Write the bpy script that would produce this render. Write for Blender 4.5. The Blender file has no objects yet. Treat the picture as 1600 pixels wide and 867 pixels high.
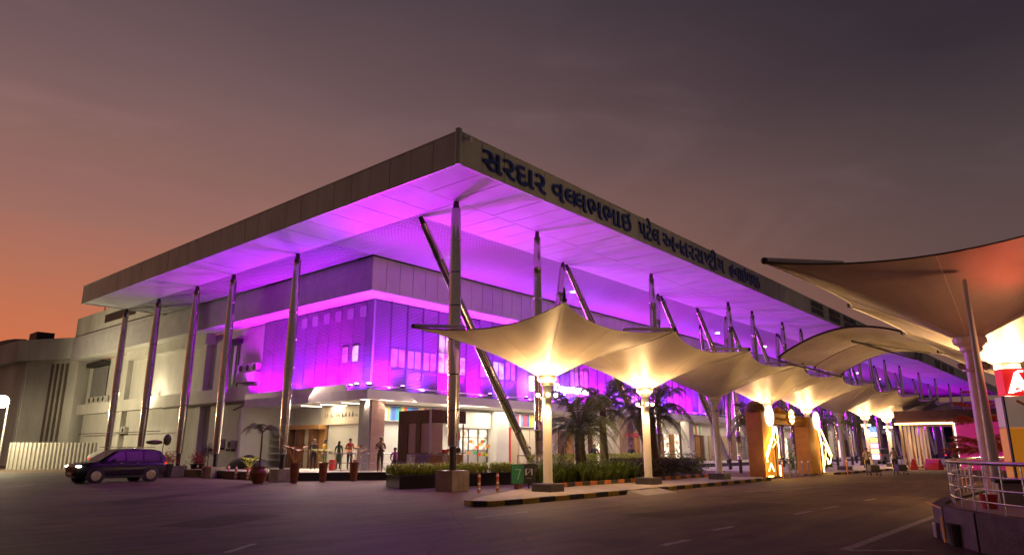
import bpy, bmesh, math, random
import numpy as np
from mathutils import Vector, Matrix
from math import sin, cos, pi, radians as R
random.seed(7)
sc = bpy.context.scene
COL = sc.collection

# ------------------------------------------------------------------ camera
cam_d = bpy.data.cameras.new('camera'); cam = bpy.data.objects.new('camera', cam_d); COL.objects.link(cam)
cam.location = (-16.833, -17.219, 1.580)
cam.rotation_euler = (R(90 + 13.990), 0, R(40.857 - 90))
cam_d.sensor_width = 36; cam_d.lens = 36 * 1077.44 / 1600; cam_d.clip_end = 4000; cam_d.clip_start = .05
sc.camera = cam
# ------------------------------------------------------------------ dusk sky
w = bpy.data.worlds.new('World'); sc.world = w; w.use_nodes = True
nt = w.node_tree; nt.nodes.clear()
def wn(t, **k):
    n = nt.nodes.new(t)
    for a, b in k.items(): setattr(n, a, b)
    return n
tc = wn('ShaderNodeTexCoord'); sep = wn('ShaderNodeSeparateXYZ'); nt.links.new(tc.outputs['Generated'], sep.inputs[0])
dot = wn('ShaderNodeVectorMath', operation='DOT_PRODUCT'); nt.links.new(tc.outputs['Generated'], dot.inputs[0])
saz = R(88); dot.inputs[1].default_value = (cos(saz), sin(saz), 0)
def ramp(stops):
    r = wn('ShaderNodeValToRGB'); e = r.color_ramp.elements
    while len(e) < len(stops): e.new(.5)
    for el, (p, c) in zip(e, stops): el.position = p; el.color = (*c, 1)
    return r
r1 = ramp([(0, (.74, .150, .045)), (.09, (.70, .17, .062)), (.17, (.54, .17, .088)), (.28, (.345, .155, .122)), (.42, (.210, .118, .116)), (.58, (.106, .070, .084)), (1, (.04, .03, .04))])
r2 = ramp([(0, (.15, .085, .070)), (.2, (.125, .075, .068)), (.34, (.080, .054, .058)), (.48, (.037, .027, .036)), (.62, (.024, .019, .026)), (1, (.018, .015, .021))])
ns = wn('ShaderNodeTexNoise'); ns.inputs['Scale'].default_value = 2.2; ns.inputs['Detail'].default_value = 5; ns.inputs['Roughness'].default_value = .55
mp = wn('ShaderNodeMapping'); mp.inputs['Scale'].default_value = (1, 1, 3.2); mp.inputs['Rotation'].default_value = (.25, 0, 0)
nt.links.new(tc.outputs['Generated'], mp.inputs[0]); nt.links.new(mp.outputs[0], ns.inputs['Vector'])
ma = wn('ShaderNodeMath', operation='MULTIPLY_ADD'); ma.inputs[1].default_value = -.10; nt.links.new(ns.outputs[0], ma.inputs[0])
nt.links.new(sep.outputs[2], ma.inputs[2])
ma2 = wn('ShaderNodeMath', operation='ADD'); ma2.inputs[1].default_value = .05; nt.links.new(ma.outputs[0], ma2.inputs[0])
nt.links.new(ma2.outputs[0], r1.inputs[0]); nt.links.new(ma2.outputs[0], r2.inputs[0])
mr = wn('ShaderNodeMapRange', interpolation_type='SMOOTHSTEP'); mr.inputs[1].default_value = .05; mr.inputs[2].default_value = 1.0
nt.links.new(dot.outputs['Value'], mr.inputs[0])
ns2 = wn('ShaderNodeTexNoise'); ns2.inputs['Scale'].default_value = 2.6; ns2.inputs['Detail'].default_value = 7; ns2.inputs['Roughness'].default_value = .58; ns2.inputs['Distortion'].default_value = .5
mp2 = wn('ShaderNodeMapping'); mp2.inputs['Scale'].default_value = (1, 1.3, 3.6); mp2.inputs['Rotation'].default_value = (.5, .3, 0); mp2.inputs['Location'].default_value = (3.1, .4, .7)
nt.links.new(tc.outputs['Generated'], mp2.inputs[0]); nt.links.new(mp2.outputs[0], ns2.inputs['Vector'])
cr2 = wn('ShaderNodeMapRange', interpolation_type='SMOOTHSTEP'); cr2.inputs[1].default_value = .50; cr2.inputs[2].default_value = .78; cr2.inputs[3].default_value = 1.0; cr2.inputs[4].default_value = 1.22
nt.links.new(ns2.outputs[0], cr2.inputs[0])
mx = wn('ShaderNodeMixRGB'); nt.links.new(mr.outputs[0], mx.inputs[0]); nt.links.new(r2.outputs[0], mx.inputs[1]); nt.links.new(r1.outputs[0], mx.inputs[2])
bg = wn('ShaderNodeBackground'); bg.inputs[1].default_value = 1.0; vs_ = wn('ShaderNodeVectorMath', operation='SCALE'); nt.links.new(mx.outputs[0], vs_.inputs[0]); nt.links.new(cr2.outputs[0], vs_.inputs['Scale']); nt.links.new(vs_.outputs[0], bg.inputs[0])
wo = wn('ShaderNodeOutputWorld'); nt.links.new(bg.outputs[0], wo.inputs[0])
sc.view_settings.view_transform = 'Standard'; sc.view_settings.look = 'None'; sc.view_settings.exposure = 0; sc.view_settings.gamma = 1
sc.cycles.max_bounces = 5; sc.cycles.diffuse_bounces = 3; sc.cycles.glossy_bounces = 2; sc.cycles.transmission_bounces = 4; sc.cycles.transparent_max_bounces = 6
sc.cycles.sample_clamp_indirect = 4; sc.cycles.use_denoising = True

# ------------------------------------------------------------------ lamps (fittings of the place, plus added canopy fill)
def lamp(kind, loc, power, col, aim=None, size=.1, spot=100, blend=.6, name='lamp_light'):
    d = bpy.data.lights.new(name, kind); d.energy = power; d.color = col
    if kind == 'AREA': d.shape = 'RECTANGLE'; d.size, d.size_y = size
    else: d.shadow_soft_size = size
    if kind == 'SPOT': d.spot_size = R(spot); d.spot_blend = blend
    o = bpy.data.objects.new(name, d); COL.objects.link(o); o.location = loc
    if aim is not None: o.rotation_euler = (Vector(aim) - Vector(loc)).to_track_quat('-Z', 'Y').to_euler()
    return o
MAG = (.56, .004, 1.0); VIO = (.24, .02, 1.0); PNK = (.80, .004, .92); WARM = (1.0, .57, .235); WW = (1.0, .80, .52)
SOFF = 2600; WASH = 2600; UMB = 225

# ------------------------------------------------------------------ materials
MATS = {}
def mat(name, col, rough=.6, metal=0, emit=None, es=0, noise=0, nscale=3, bump=0, bscale=40, spec=.5, col2=None, trans=0, stretch=None):
    if name in MATS: return MATS[name]
    m = bpy.data.materials.new(name); m.use_nodes = True; t = m.node_tree; b = t.nodes['Principled BSDF']
    b.inputs['Base Color'].default_value = (*col, 1); b.inputs['Roughness'].default_value = rough; b.inputs['Metallic'].default_value = metal
    b.inputs['Specular IOR Level'].default_value = spec
    if emit: b.inputs['Emission Color'].default_value = (*emit, 1); b.inputs['Emission Strength'].default_value = es
    if trans: b.inputs['Transmission Weight'].default_value = trans
    g = None
    if noise or bump: g = t.nodes.new('ShaderNodeNewGeometry')
    src = g
    if stretch and g:
        mp_ = t.nodes.new('ShaderNodeMapping'); mp_.inputs['Scale'].default_value = stretch; t.links.new(g.outputs['Position'], mp_.inputs[0]); src = mp_
    def vec(): return src.outputs['Position'] if src is g else src.outputs[0]
    if noise:
        n = t.nodes.new('ShaderNodeTexNoise'); n.inputs['Scale'].default_value = nscale; n.inputs['Detail'].default_value = 6; n.inputs['Roughness'].default_value = .6
        t.links.new(vec(), n.inputs['Vector'])
        r = t.nodes.new('ShaderNodeValToRGB'); r.color_ramp.elements[0].position = .32; r.color_ramp.elements[1].position = .68
        c2 = col2 or tuple(c * (1 - noise) for c in col)
        r.color_ramp.elements[0].color = (*c2, 1); r.color_ramp.elements[1].color = (*col, 1)
        t.links.new(n.outputs[0], r.inputs[0]); t.links.new(r.outputs[0], b.inputs['Base Color'])
        rr = t.nodes.new('ShaderNodeMapRange'); rr.inputs[3].default_value = min(1, rough + .1); rr.inputs[4].default_value = max(.05, rough - .1)
        t.links.new(n.outputs[0], rr.inputs[0]); t.links.new(rr.outputs[0], b.inputs['Roughness'])
    if bump:
        n2 = t.nodes.new('ShaderNodeTexNoise'); n2.inputs['Scale'].default_value = bscale; n2.inputs['Detail'].default_value = 3; t.links.new(vec(), n2.inputs['Vector'])
        bp = t.nodes.new('ShaderNodeBump'); bp.inputs['Strength'].default_value = bump; bp.inputs['Distance'].default_value = .02
        t.links.new(n2.outputs[0], bp.inputs['Height']); t.links.new(bp.outputs[0], b.inputs['Normal'])
    MATS[name] = m; return m
M = {
 'fascia': mat('fascia_panel', (.50, .55, .52), .5, .1, noise=.25, nscale=.8, bump=.05, bscale=2, stretch=(1, 1, .25)),
 'soffit': mat('soffit_panel', (.58, .58, .60), .62, .0, noise=.08, nscale=1.0, bump=.06, bscale=.9, spec=.15),
 'slat': mat('ceiling_slat', (.42, .42, .44), .7, 0, spec=.1),
 'boxp': mat('upper_band_panel', (.62, .60, .62), .42, .1, noise=.12, nscale=.7, spec=.3),
 'boxw': mat('upper_band_render', (.60, .58, .60), .8, 0, spec=.1, noise=.2, nscale=1.4, bump=.2, bscale=6),
 'white': mat('white_plaster', (.70, .69, .65), .7, 0, noise=.14, nscale=.7, bump=.1, bscale=8),
 'oldwhite': mat('weathered_white_wall', (.72, .70, .64), .8, 0, noise=.38, nscale=.35, bump=.25, bscale=5, stretch=(1, 1, .35)),
 'louv': mat('louvre_slat', (.36, .36, .39), .5, .0, spec=.15),
 'louvb': mat('louvre_backing', (.20, .20, .22), .8, spec=.1),
 'mull': mat('mullion', (.20, .19, .22), .4, .6),
 'steel': mat('brushed_steel', (.62, .60, .57), .20, 1.0, noise=.22, nscale=1.2, stretch=(1, 1, .3)),
 'steeld': mat('dark_steel', (.07, .065, .06), .45, .8),
 'chrome': mat('rail_steel', (.62, .60, .58), .25, 1),
 'stone': mat('stone_cladding', (.33, .28, .23), .35, 0, noise=.4, nscale=2.2, bump=.05, bscale=20),
 'granite': mat('black_granite', (.025, .022, .022), .18, 0, noise=.4, nscale=30),
 'tile': mat('brown_tile', (.30, .19, .16), .35, 0, noise=.2, nscale=3),
 'greyp': mat('grey_pillar', (.26, .25, .26), .5, 0, noise=.15),
 'wood': mat('brown_wood', (.16, .07, .035), .45, 0, noise=.4, nscale=4, stretch=(6, 6, .6)),
 'wood2': mat('light_wood', (.42, .22, .08), .45, 0, noise=.3, nscale=4, stretch=(6, 6, .6)),
 'beige': mat('beige_panel', (.55, .43, .30), .55, noise=.1),
 'cream': mat('cream_panel', (.68, .60, .46), .5, noise=.1),
 'shut': mat('white_shutter', (.62, .62, .56), .5, .1),
 'asph': None, 'patch': mat('patched_asphalt', (.085, .062, .048), .9, noise=.3, nscale=3, bump=.4, bscale=30, spec=.2),
 'pave': mat('pavement_concrete', (.50, .46, .41), .75, 0, noise=.3, nscale=1.6, bump=.3, bscale=14),
 'kblack': mat('kerb_black', (.03, .03, .028), .7, noise=.4, nscale=8),
 'kyel': mat('kerb_yellow', (.50, .33, .05), .7, noise=.45, nscale=7),
 'ybright': mat('yellow_paint', (.80, .48, .04), .5, noise=.2, nscale=5),
 'korg': mat('kerb_orange', (.55, .17, .03), .7, noise=.35, nscale=7),
 'line': mat('road_paint', (.42, .38, .33), .7, noise=.65, nscale=6),
 'mem': None,
 'umast': mat('white_mast_paint', (.74, .71, .64), .4, 0, noise=.08, nscale=4),
 'plinth': mat('dark_plinth', (.10, .095, .09), .55, noise=.3, nscale=6, bump=.2),
 'bulbw': mat('lit_bulb', (1, 1, 1), .5, emit=(1, .74, .40), es=7),
 'bulbp': mat('lit_purple_lens', (1, 1, 1), .5, emit=(.80, .28, 1), es=5),
 'bulbc': mat('lit_purple_lens_bright', (1, 1, 1), .5, emit=(.85, .35, 1), es=28),
 'bulbx': mat('lit_street_bulb', (1, 1, 1), .5, emit=(1, .86, .55), es=40),
 'darkwall': mat('dark_masonry', (.075, .052, .045), .7, 0, noise=.4, nscale=4, bump=.4, bscale=18),
 'downl': mat('lit_downlight', (1, 1, 1), .5, emit=(1, .93, .82), es=14),
 'panel_l': mat('lit_ceiling_panel', (1, 1, 1), .5, emit=(1, .88, .66), es=3.0),
 'neon': mat('neon_white', (1, 1, 1), .5, emit=(1, .92, 1), es=7),
 'led': mat('led_gold', (1, 1, 1), .5, emit=(1, .62, .16), es=13),
 'ledw': mat('led_white', (1, 1, 1), .5, emit=(1, .90, .74), es=2.0),
 'ledv': mat('led_violet', (.3, .2, .6), .5, emit=(.45, .35, 1), es=2.2),
 'gold': mat('gold_fabric', (.55, .25, .03), .6, noise=.25, nscale=4, bump=.3, bscale=12),
 'redl': mat('lit_red_face', (.6, .02, .02), .5, emit=(.9, .012, .015), es=.6),
 'whl': mat('lit_white_letter', (1, 1, 1), .5, emit=(1, .8, .74), es=3.2),
 'red': mat('red_plastic', (.55, .03, .03), .4), 'orange': mat('orange_board', (.60, .24, .03), .5, noise=.1), 'orange_glow': mat('orange_board_added_glow', (.60, .24, .03), .5, emit=(.9, .30, .02), es=.32), 'pale_glow': mat('pale_board_added_glow', (.6, .55, .5), .5, emit=(.9, .6, .45), es=.12),  # the two glowing totem boards carry added emission in place of light falling on them
 'blue': mat('dark_blue_letter', (.012, .035, .26), .35), 'bdark': mat('blue_black_letter', (.012, .012, .04), .4),
 'trunk': mat('palm_bark', (.10, .065, .04), .9, noise=.5, nscale=8, bump=.8, bscale=25),
 'frond': mat('palm_leaf', (.085, .12, .03), .5, noise=.5, nscale=3),
 'hedge': mat('hedge_leaf', (.20, .31, .04), .55, noise=.5, nscale=5),
 'dhedge': mat('dark_hedge_leaf', (.13, .13, .04), .55, noise=.5, nscale=5),
 'lime': mat('lime_leaf', (.66, .74, .06), .5, noise=.4, nscale=6, col2=(.34, .52, .04)),
 'red_redlit_leaf': mat('red_and_redlit_leaf', (.62, .13, .05), .55, noise=.4, nscale=5),  # red bushes, and red light painted into the layered tree's leaves
 'terra': mat('terracotta_glaze', (.30, .11, .04), .25, noise=.4, nscale=5),
 'soil': mat('soil', (.05, .035, .025), .9, noise=.3, bump=.5),
 'dark': mat('black_matte', (.02, .02, .022), .6), 'grey': mat('grey_paint', (.25, .25, .25), .5), 'acw': mat('ac_casing', (.55, .54, .50), .5, noise=.15),
 'carp': mat('car_paint_dark', (.035, .03, .045), .18, .4), 'glass': mat('dark_glass', (.02, .02, .03), .06, 0, spec=.9), 'tyre': mat('tyre_rubber', (.02, .02, .02), .8),
 'head': mat('lit_headlamp', (1, 1, 1), .3, emit=(.92, 1, .72), es=14), 'tail': mat('lit_tail_lamp', (.5, .02, .02), .3, emit=(.9, .03, .02), es=1.5),
 'pinkp': mat('magenta_panel', (.62, .03, .24), .35, emit=(.62, .02, .22), es=.38), 'roofd': mat('maroon_roof', (.09, .03, .05), .5, noise=.2),
 'pipe': mat('rust_pipe', (.14, .10, .08), .7, noise=.3), 'green': mat('green_sign', (.02, .16, .08), .4), 'whitep': mat('white_paint', (.75, .75, .72), .5),
 'glassint': mat('lit_window', (.3, .2, .3), .2, emit=(1, .42, .80), es=.62), 'glasswhite': mat('lit_window_white', (.3, .3, .3), .2, emit=(1, .80, .95), es=1.1),
 'skinp': mat('skin', (.26, .13, .08), .6), 'hair': mat('black_hair', (.012, .01, .01), .6),
 'corr': mat('corrugated_sheet', (.52, .50, .45), .45, .3, noise=.2, nscale=1.5),
}
def lit_window(name, a, b, st):
    m = mat(name, (.25, .2, .25), .15); t = m.node_tree; bs = t.nodes['Principled BSDF']; L = t.links.new
    g = t.nodes.new('ShaderNodeNewGeometry'); v = t.nodes.new('ShaderNodeTexVoronoi'); v.inputs['Scale'].default_value = 1.9; L(g.outputs['Position'], v.inputs['Vector'])
    n = t.nodes.new('ShaderNodeTexNoise'); n.inputs['Scale'].default_value = 3.2; n.inputs['Detail'].default_value = 5; L(g.outputs['Position'], n.inputs['Vector'])
    mu = t.nodes.new('ShaderNodeMath'); mu.operation = 'MULTIPLY'; L(v.outputs['Distance'], mu.inputs[0]); L(n.outputs[0], mu.inputs[1])
    r = t.nodes.new('ShaderNodeValToRGB'); r.color_ramp.elements[0].position = .08; r.color_ramp.elements[1].position = .32
    r.color_ramp.elements[0].color = (*b, 1); r.color_ramp.elements[1].color = (*a, 1); L(mu.outputs[0], r.inputs[0]); L(r.outputs[0], bs.inputs['Emission Color']); bs.inputs['Emission Strength'].default_value = st; return m
def asphalt():
    m = bpy.data.materials.new('asphalt'); m.use_nodes = True; t = m.node_tree; b = t.nodes['Principled BSDF']
    g = t.nodes.new('ShaderNodeNewGeometry'); L = t.links.new
    def noise(s, d=5, st=None):
        n = t.nodes.new('ShaderNodeTexNoise'); n.inputs['Scale'].default_value = s; n.inputs['Detail'].default_value = d
        if st:
            mp_ = t.nodes.new('ShaderNodeMapping'); mp_.inputs['Scale'].default_value = st; L(g.outputs['Position'], mp_.inputs[0]); L(mp_.outputs[0], n.inputs['Vector'])
        else: L(g.outputs['Position'], n.inputs['Vector'])
        return n
    n1 = noise(.22, 6, (1, 1.6, 1)); n2 = noise(9, 4); n3 = noise(.8, 8, (.5, 3, 1))
    r = t.nodes.new('ShaderNodeValToRGB'); r.color_ramp.elements[0].position = .35; r.color_ramp.elements[1].position = .66
    r.color_ramp.elements[0].color = (.098, .062, .044, 1); r.color_ramp.elements[1].color = (.205, .138, .096, 1); L(n1.outputs[0], r.inputs[0])
    r2 = t.nodes.new('ShaderNodeValToRGB'); r2.color_ramp.elements[0].position = .38; r2.color_ramp.elements[1].position = .62
    r2.color_ramp.elements[0].color = (.55, .55, .55, 1); r2.color_ramp.elements[1].color = (1, 1, 1, 1); L(n3.outputs[0], r2.inputs[0])
    mm = t.nodes.new('ShaderNodeMixRGB'); mm.blend_type = 'MULTIPLY'; mm.inputs[0].default_value = .8; L(r.outputs[0], mm.inputs[1]); L(r2.outputs[0], mm.inputs[2])
    r3 = t.nodes.new('ShaderNodeMapRange'); r3.inputs[3].default_value = .7; r3.inputs[4].default_value = 1.25; L(n2.outputs[0], r3.inputs[0])
    mm2 = t.nodes.new('ShaderNodeVectorMath'); mm2.operation = 'SCALE'; L(mm.outputs[0], mm2.inputs[0]); L(r3.outputs[0], mm2.inputs['Scale'])
    br = t.nodes.new('ShaderNodeTexBrick'); br.inputs['Scale'].default_value = 1; br.inputs['Mortar Size'].default_value = .018; br.inputs['Brick Width'].default_value = 6; br.inputs['Row Height'].default_value = 4.2
    br.offset = .0; br.inputs['Color1'].default_value = (1, 1, 1, 1); br.inputs['Color2'].default_value = (.86, .86, .86, 1); br.inputs['Mortar'].default_value = (.45, .45, .45, 1)
    L(g.outputs['Position'], br.inputs['Vector'])
    mm3 = t.nodes.new('ShaderNodeMixRGB'); mm3.blend_type = 'MULTIPLY'; mm3.inputs[0].default_value = .75; L(mm2.outputs[0], mm3.inputs[1]); L(br.outputs[0], mm3.inputs[2])
    vo = t.nodes.new('ShaderNodeTexVoronoi'); vo.feature = 'DISTANCE_TO_EDGE'; vo.inputs['Scale'].default_value = .22; nd = noise(1.3, 4); va = t.nodes.new('ShaderNodeVectorMath'); va.operation = 'MULTIPLY_ADD'; va.inputs[1].default_value = (.6, .6, 0); L(nd.outputs['Color'], va.inputs[0]); L(g.outputs['Position'], va.inputs[2]); L(va.outputs[0], vo.inputs['Vector'])
    cr = t.nodes.new('ShaderNodeMapRange'); cr.inputs[1].default_value = .0; cr.inputs[2].default_value = .006; cr.inputs[3].default_value = .45; cr.inputs[4].default_value = 1; L(vo.outputs['Distance'], cr.inputs[0])
    n5 = noise(.55, 2, (1, 1, 1)); st = t.nodes.new('ShaderNodeMapRange'); st.inputs[1].default_value = .60; st.inputs[2].default_value = .66; st.inputs[3].default_value = 1; st.inputs[4].default_value = .62; L(n5.outputs[0], st.inputs[0])
    n6 = noise(.35, 3, (.06, 3.2, 1)); tr = t.nodes.new('ShaderNodeMapRange'); tr.inputs[1].default_value = .55; tr.inputs[2].default_value = .68; tr.inputs[3].default_value = 1; tr.inputs[4].default_value = .66; L(n6.outputs[0], tr.inputs[0])
    m1 = t.nodes.new('ShaderNodeMath'); m1.operation = 'MULTIPLY'; L(cr.outputs[0], m1.inputs[0]); L(st.outputs[0], m1.inputs[1]); m2 = t.nodes.new('ShaderNodeMath'); m2.operation = 'MULTIPLY'; L(m1.outputs[0], m2.inputs[0]); L(tr.outputs[0], m2.inputs[1])
    mm4 = t.nodes.new('ShaderNodeVectorMath'); mm4.operation = 'SCALE'; L(mm3.outputs[0], mm4.inputs[0]); L(m2.outputs[0], mm4.inputs['Scale']); L(mm4.outputs[0], b.inputs['Base Color'])
    rr = t.nodes.new('ShaderNodeMapRange'); b.inputs['Specular IOR Level'].default_value = .22; rr.inputs[3].default_value = .58; rr.inputs[4].default_value = .9; L(n1.outputs[0], rr.inputs[0]); L(rr.outputs[0], b.inputs['Roughness'])
    bp = t.nodes.new('ShaderNodeBump'); bp.inputs['Strength'].default_value = .35; bp.inputs['Distance'].default_value = .02; n4 = noise(45, 3); L(n4.outputs[0], bp.inputs['Height']); L(bp.outputs[0], b.inputs['Normal'])
    return m
M['asph'] = asphalt()
M['glassint'] = lit_window('lit_window_rooms', (.62, .16, .42), (.20, .04, .18), .55)
M['glasswhite'] = lit_window('lit_window_bright', (1, .80, .95), (.35, .10, .28), .75)
M['panel_s'] = lit_window('lit_shop_interior', (1, .86, .62), (.35, .22, .12), 1.6)
def membrane():
    m = bpy.data.materials.new('tensile_membrane'); m.use_nodes = True; t = m.node_tree; b = t.nodes['Principled BSDF']; L = t.links.new
    g = t.nodes.new('ShaderNodeNewGeometry'); n = t.nodes.new('ShaderNodeTexNoise'); n.inputs['Scale'].default_value = .9; n.inputs['Detail'].default_value = 6; L(g.outputs['Position'], n.inputs['Vector'])
    r = t.nodes.new('ShaderNodeValToRGB'); r.color_ramp.elements[0].position = .3; r.color_ramp.elements[1].position = .7
    r.color_ramp.elements[0].color = (.46, .40, .32, 1); r.color_ramp.elements[1].color = (.64, .58, .48, 1); L(n.outputs[0], r.inputs[0]); L(r.outputs[0], b.inputs['Base Color'])
    b.inputs['Roughness'].default_value = .45
    tl = t.nodes.new('ShaderNodeBsdfTranslucent'); tl.inputs[0].default_value = (.75, .62, .45, 1); ms = t.nodes.new('ShaderNodeMixShader'); ms.inputs[0].default_value = .08
    L(b.outputs[0], ms.inputs[1]); L(tl.outputs[0], ms.inputs[2]); L(ms.outputs[0], t.nodes['Material Output'].inputs[0]); return m
M['mem'] = membrane()

# ------------------------------------------------------------------ helpers
class MB:
    def __init__(s): s.v = []; s.f = []; s.mi = []; s.m = 0
    def add(s, vs, fs):
        o = len(s.v); s.v += [tuple(p) for p in vs]; s.f += [tuple(i + o for i in f) for f in fs]; s.mi += [s.m] * len(fs); return s
    def box(s, x0, x1, y0, y1, z0, z1):
        vs = [(x, y, z) for z in (z0, z1) for y in (y0, y1) for x in (x0, x1)]
        return s.add(vs, [(0, 2, 3, 1), (4, 5, 7, 6), (0, 1, 5, 4), (2, 6, 7, 3), (0, 4, 6, 2), (1, 3, 7, 5)])
    def bar(s, a, b, wd, ht=None):   # box between two points
        a, b = Vector(a), Vector(b); d = (b - a); ht = ht or wd
        q = d.to_track_quat('Z', 'Y'); ux = q @ Vector((1, 0, 0)) * wd / 2; uy = q @ Vector((0, 1, 0)) * ht / 2
        vs = [p + i * ux + j * uy for p in (a, b) for i, j in ((-1, -1), (1, -1), (1, 1), (-1, 1))]
        return s.add(vs, [(0, 3, 2, 1), (4, 5, 6, 7), (0, 1, 5, 4), (1, 2, 6, 5), (2, 3, 7, 6), (3, 0, 4, 7)])
    def rings(s, centres, radii, n=12, cap=True, quat=None):
        vs = []; fs = []
        C_ = [Vector(c) for c in centres]
        for i, (c, r) in enumerate(zip(C_, radii)):
            d = (C_[min(i + 1, len(C_) - 1)] - C_[max(i - 1, 0)])
            q = quat or (d.to_track_quat('Z', 'Y') if d.length > 1e-9 else Vector((0, 0, 1)).to_track_quat('Z', 'Y'))
            for k in range(n):
                a = 2 * pi * k / n; vs.append(c + q @ Vector((r * cos(a), r * sin(a), 0)))
        for i in range(len(C_) - 1):
            for k in range(n):
                k2 = (k + 1) % n; fs.append((i * n + k, i * n + k2, (i + 1) * n + k2, (i + 1) * n + k))
        if cap: fs.append(tuple(range(n))[::-1]); fs.append(tuple((len(C_) - 1) * n + k for k in range(n)))
        return s.add(vs, fs)
    def lathe(s, prof, o=(0, 0, 0), n=16):   # prof: (r,z)
        o = Vector(o); return s.rings([o + Vector((0, 0, z)) for r, z in prof], [max(r, .001) for r, z in prof], n, True, Vector((0, 0, 1)).to_track_quat('Z', 'Y'))
    def tube(s, pts, r, n=8): return s.rings(pts, [r] * len(pts), n)
    def prism(s, poly, z0, z1):
        n = len(poly); vs = [(x, y, z0) for x, y in poly] + [(x, y, z1) for x, y in poly]
        return s.add(vs, [tuple(range(n))[::-1], tuple(range(n, 2 * n))] + [(i, (i + 1) % n, n + (i + 1) % n, n + i) for i in range(n)])
    def blob(s, c, rx, ry, rz, n=8, m=6):
        vs = []; fs = []
        for i in range(m + 1):
            t = pi * i / m
            for k in range(n): a = 2 * pi * k / n; vs.append((c[0] + rx * sin(t) * cos(a), c[1] + ry * sin(t) * sin(a), c[2] + rz * cos(t)))
        for i in range(m):
            for k in range(n): k2 = (k + 1) % n; fs.append((i * n + k, (i + 1) * n + k, (i + 1) * n + k2, i * n + k2))
        return s.add(vs, fs)
    def build(s, name, m, parent=None, smooth=False, loc=None, rz=0, bevel=0, label=None, stuff=False):
        me = bpy.data.meshes.new(name); me.from_pydata(s.v, [], s.f); me.validate()
        ms = m if isinstance(m, (list, tuple)) else [m]
        for x in ms: me.materials.append(M[x] if isinstance(x, str) else x)
        if len(ms) > 1 and len(me.polygons) == len(s.mi): me.polygons.foreach_set('material_index', s.mi)
        if smooth: me.polygons.foreach_set('use_smooth', [True] * len(me.polygons)); me.set_sharp_from_angle(angle=R(38))
        me.update(); o = bpy.data.objects.new(name, me); COL.objects.link(o)
        if parent: o.parent = parent
        if loc: o.location = loc
        o.rotation_euler[2] = rz
        if bevel:
            b = o.modifiers.new('bevel', 'BEVEL'); b.width = bevel; b.segments = 2; b.limit_method = 'ANGLE'
        if label: o['label'] = label
        if stuff: o['kind'] = 'stuff'
        return o
def tag(o, label, cat, group=None):
    o['label'] = label; o['category'] = cat
    if group: o['group'] = group
    return o
def thing(name, label, cat, loc=(0, 0, 0), rz=0, group=None):
    o = bpy.data.objects.new(name, None); COL.objects.link(o); o.location = loc; o.rotation_euler[2] = rz; o.empty_display_size = .2
    return tag(o, label, cat, group)
def struct(o): o['kind'] = 'structure'; return o
def inst(src, parent, loc=(0, 0, 0), rot=(0, 0, 0), scale=(1, 1, 1)):
    o = src.copy(); COL.objects.link(o); o.parent = parent; o.location = loc; o.rotation_euler = rot; o.scale = scale; return o
def dup(root, loc, rz, label, group=None):
    r = root.copy(); COL.objects.link(r); r.location = loc; r.rotation_euler[2] = rz; r['label'] = label
    if group: r['group'] = group
    for ch in list(root.children):
        c = ch.copy(); COL.objects.link(c); c.parent = r
        for g_ in list(ch.children): d = g_.copy(); COL.objects.link(d); d.parent = c
    return r
def repeat_part(name, mesh_src, parent, locs, m=None):
    """alike pieces sharing one mesh"""
    first = None
    for l in locs:
        if first is None: mesh_src.location = l; first = mesh_src
        else: inst(mesh_src, parent, l, mesh_src.rotation_euler)
    return first
def text_obj(s, size, depth, name='lettering', bold=0.0):
    c = bpy.data.curves.new(name, 'FONT'); c.body = s; c.size = size; c.extrude = depth / 2; c.offset = bold; c.resolution_u = 3
    o = bpy.data.objects.new(name, c); COL.objects.link(o); bpy.context.view_layer.update()
    me = bpy.data.meshes.new_from_object(o.evaluated_get(bpy.context.evaluated_depsgraph_get()))
    bpy.data.objects.remove(o); bpy.data.curves.remove(c)
    return me
def mesh_bounds(me):
    a = np.empty(len(me.vertices) * 3); me.vertices.foreach_get('co', a); a = a.reshape(-1, 3); return a.min(0), a.max(0)

# ================================================================== GROUND
g = MB(); g.add([(-700, -700, 0), (900, -700, 0), (900, 900, 0), (-700, 900, 0)], [(0, 1, 2, 3)])
struct(g.build('ground', 'asph'))
# road paint
p = MB()
for a, b, wd in [((-5.75, -11.0), (-4.76, -10.98), .15), ((-3.07, -10.66), (-2.08, -10.66), .15), ((1.64, -10.65), (2.9, -10.65), .15), ((3.9, -10.65), (5.17, -10.65), .15), ((8.0, -10.65), (9.3, -10.65), .15),
                 ((-4.3, -13.5), (5.2, -13.4), .16), ((-4.3, -13.58), (-3.5, -14.5), .15), ((-11.0, -6.2), (-10.15, -5.55), .12), ((10, -5.8), (16, -7.0), .14), ((-4.3, -5.2), (-2.2, -5.1), .1), ((-6.8, 3.6), (-3.2, 1.1), .08)]:
    a, b = Vector((*a, .004)), Vector((*b, .004)); d = (b - a).normalized(); n_ = Vector((-d.y, d.x, 0)) * wd / 2
    p.add([a - n_, b - n_, b + n_, a + n_], [(0, 1, 2, 3)])
struct(p.build('road_marking', 'line'))
for i, poly in enumerate([[(-1.5, -7.4), (4.8, -8.3), (5.0, -9.6), (-1.3, -8.8)], [(-9.5, -2.6), (-6.9, -1.2), (-7.6, .1), (-10.1, -1.4)], [(9, -11.8), (15, -11.9), (15, -12.9), (9, -12.8)], [(-7.8, 6.2), (-4.4, 8.4), (-4.9, 9.2), (-8.3, 7.0)]]):
    struct(MB().add([(x, y, .004) for x, y in poly], [(0, 1, 2, 3)]).build('asphalt_patch', 'patch'))
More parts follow.
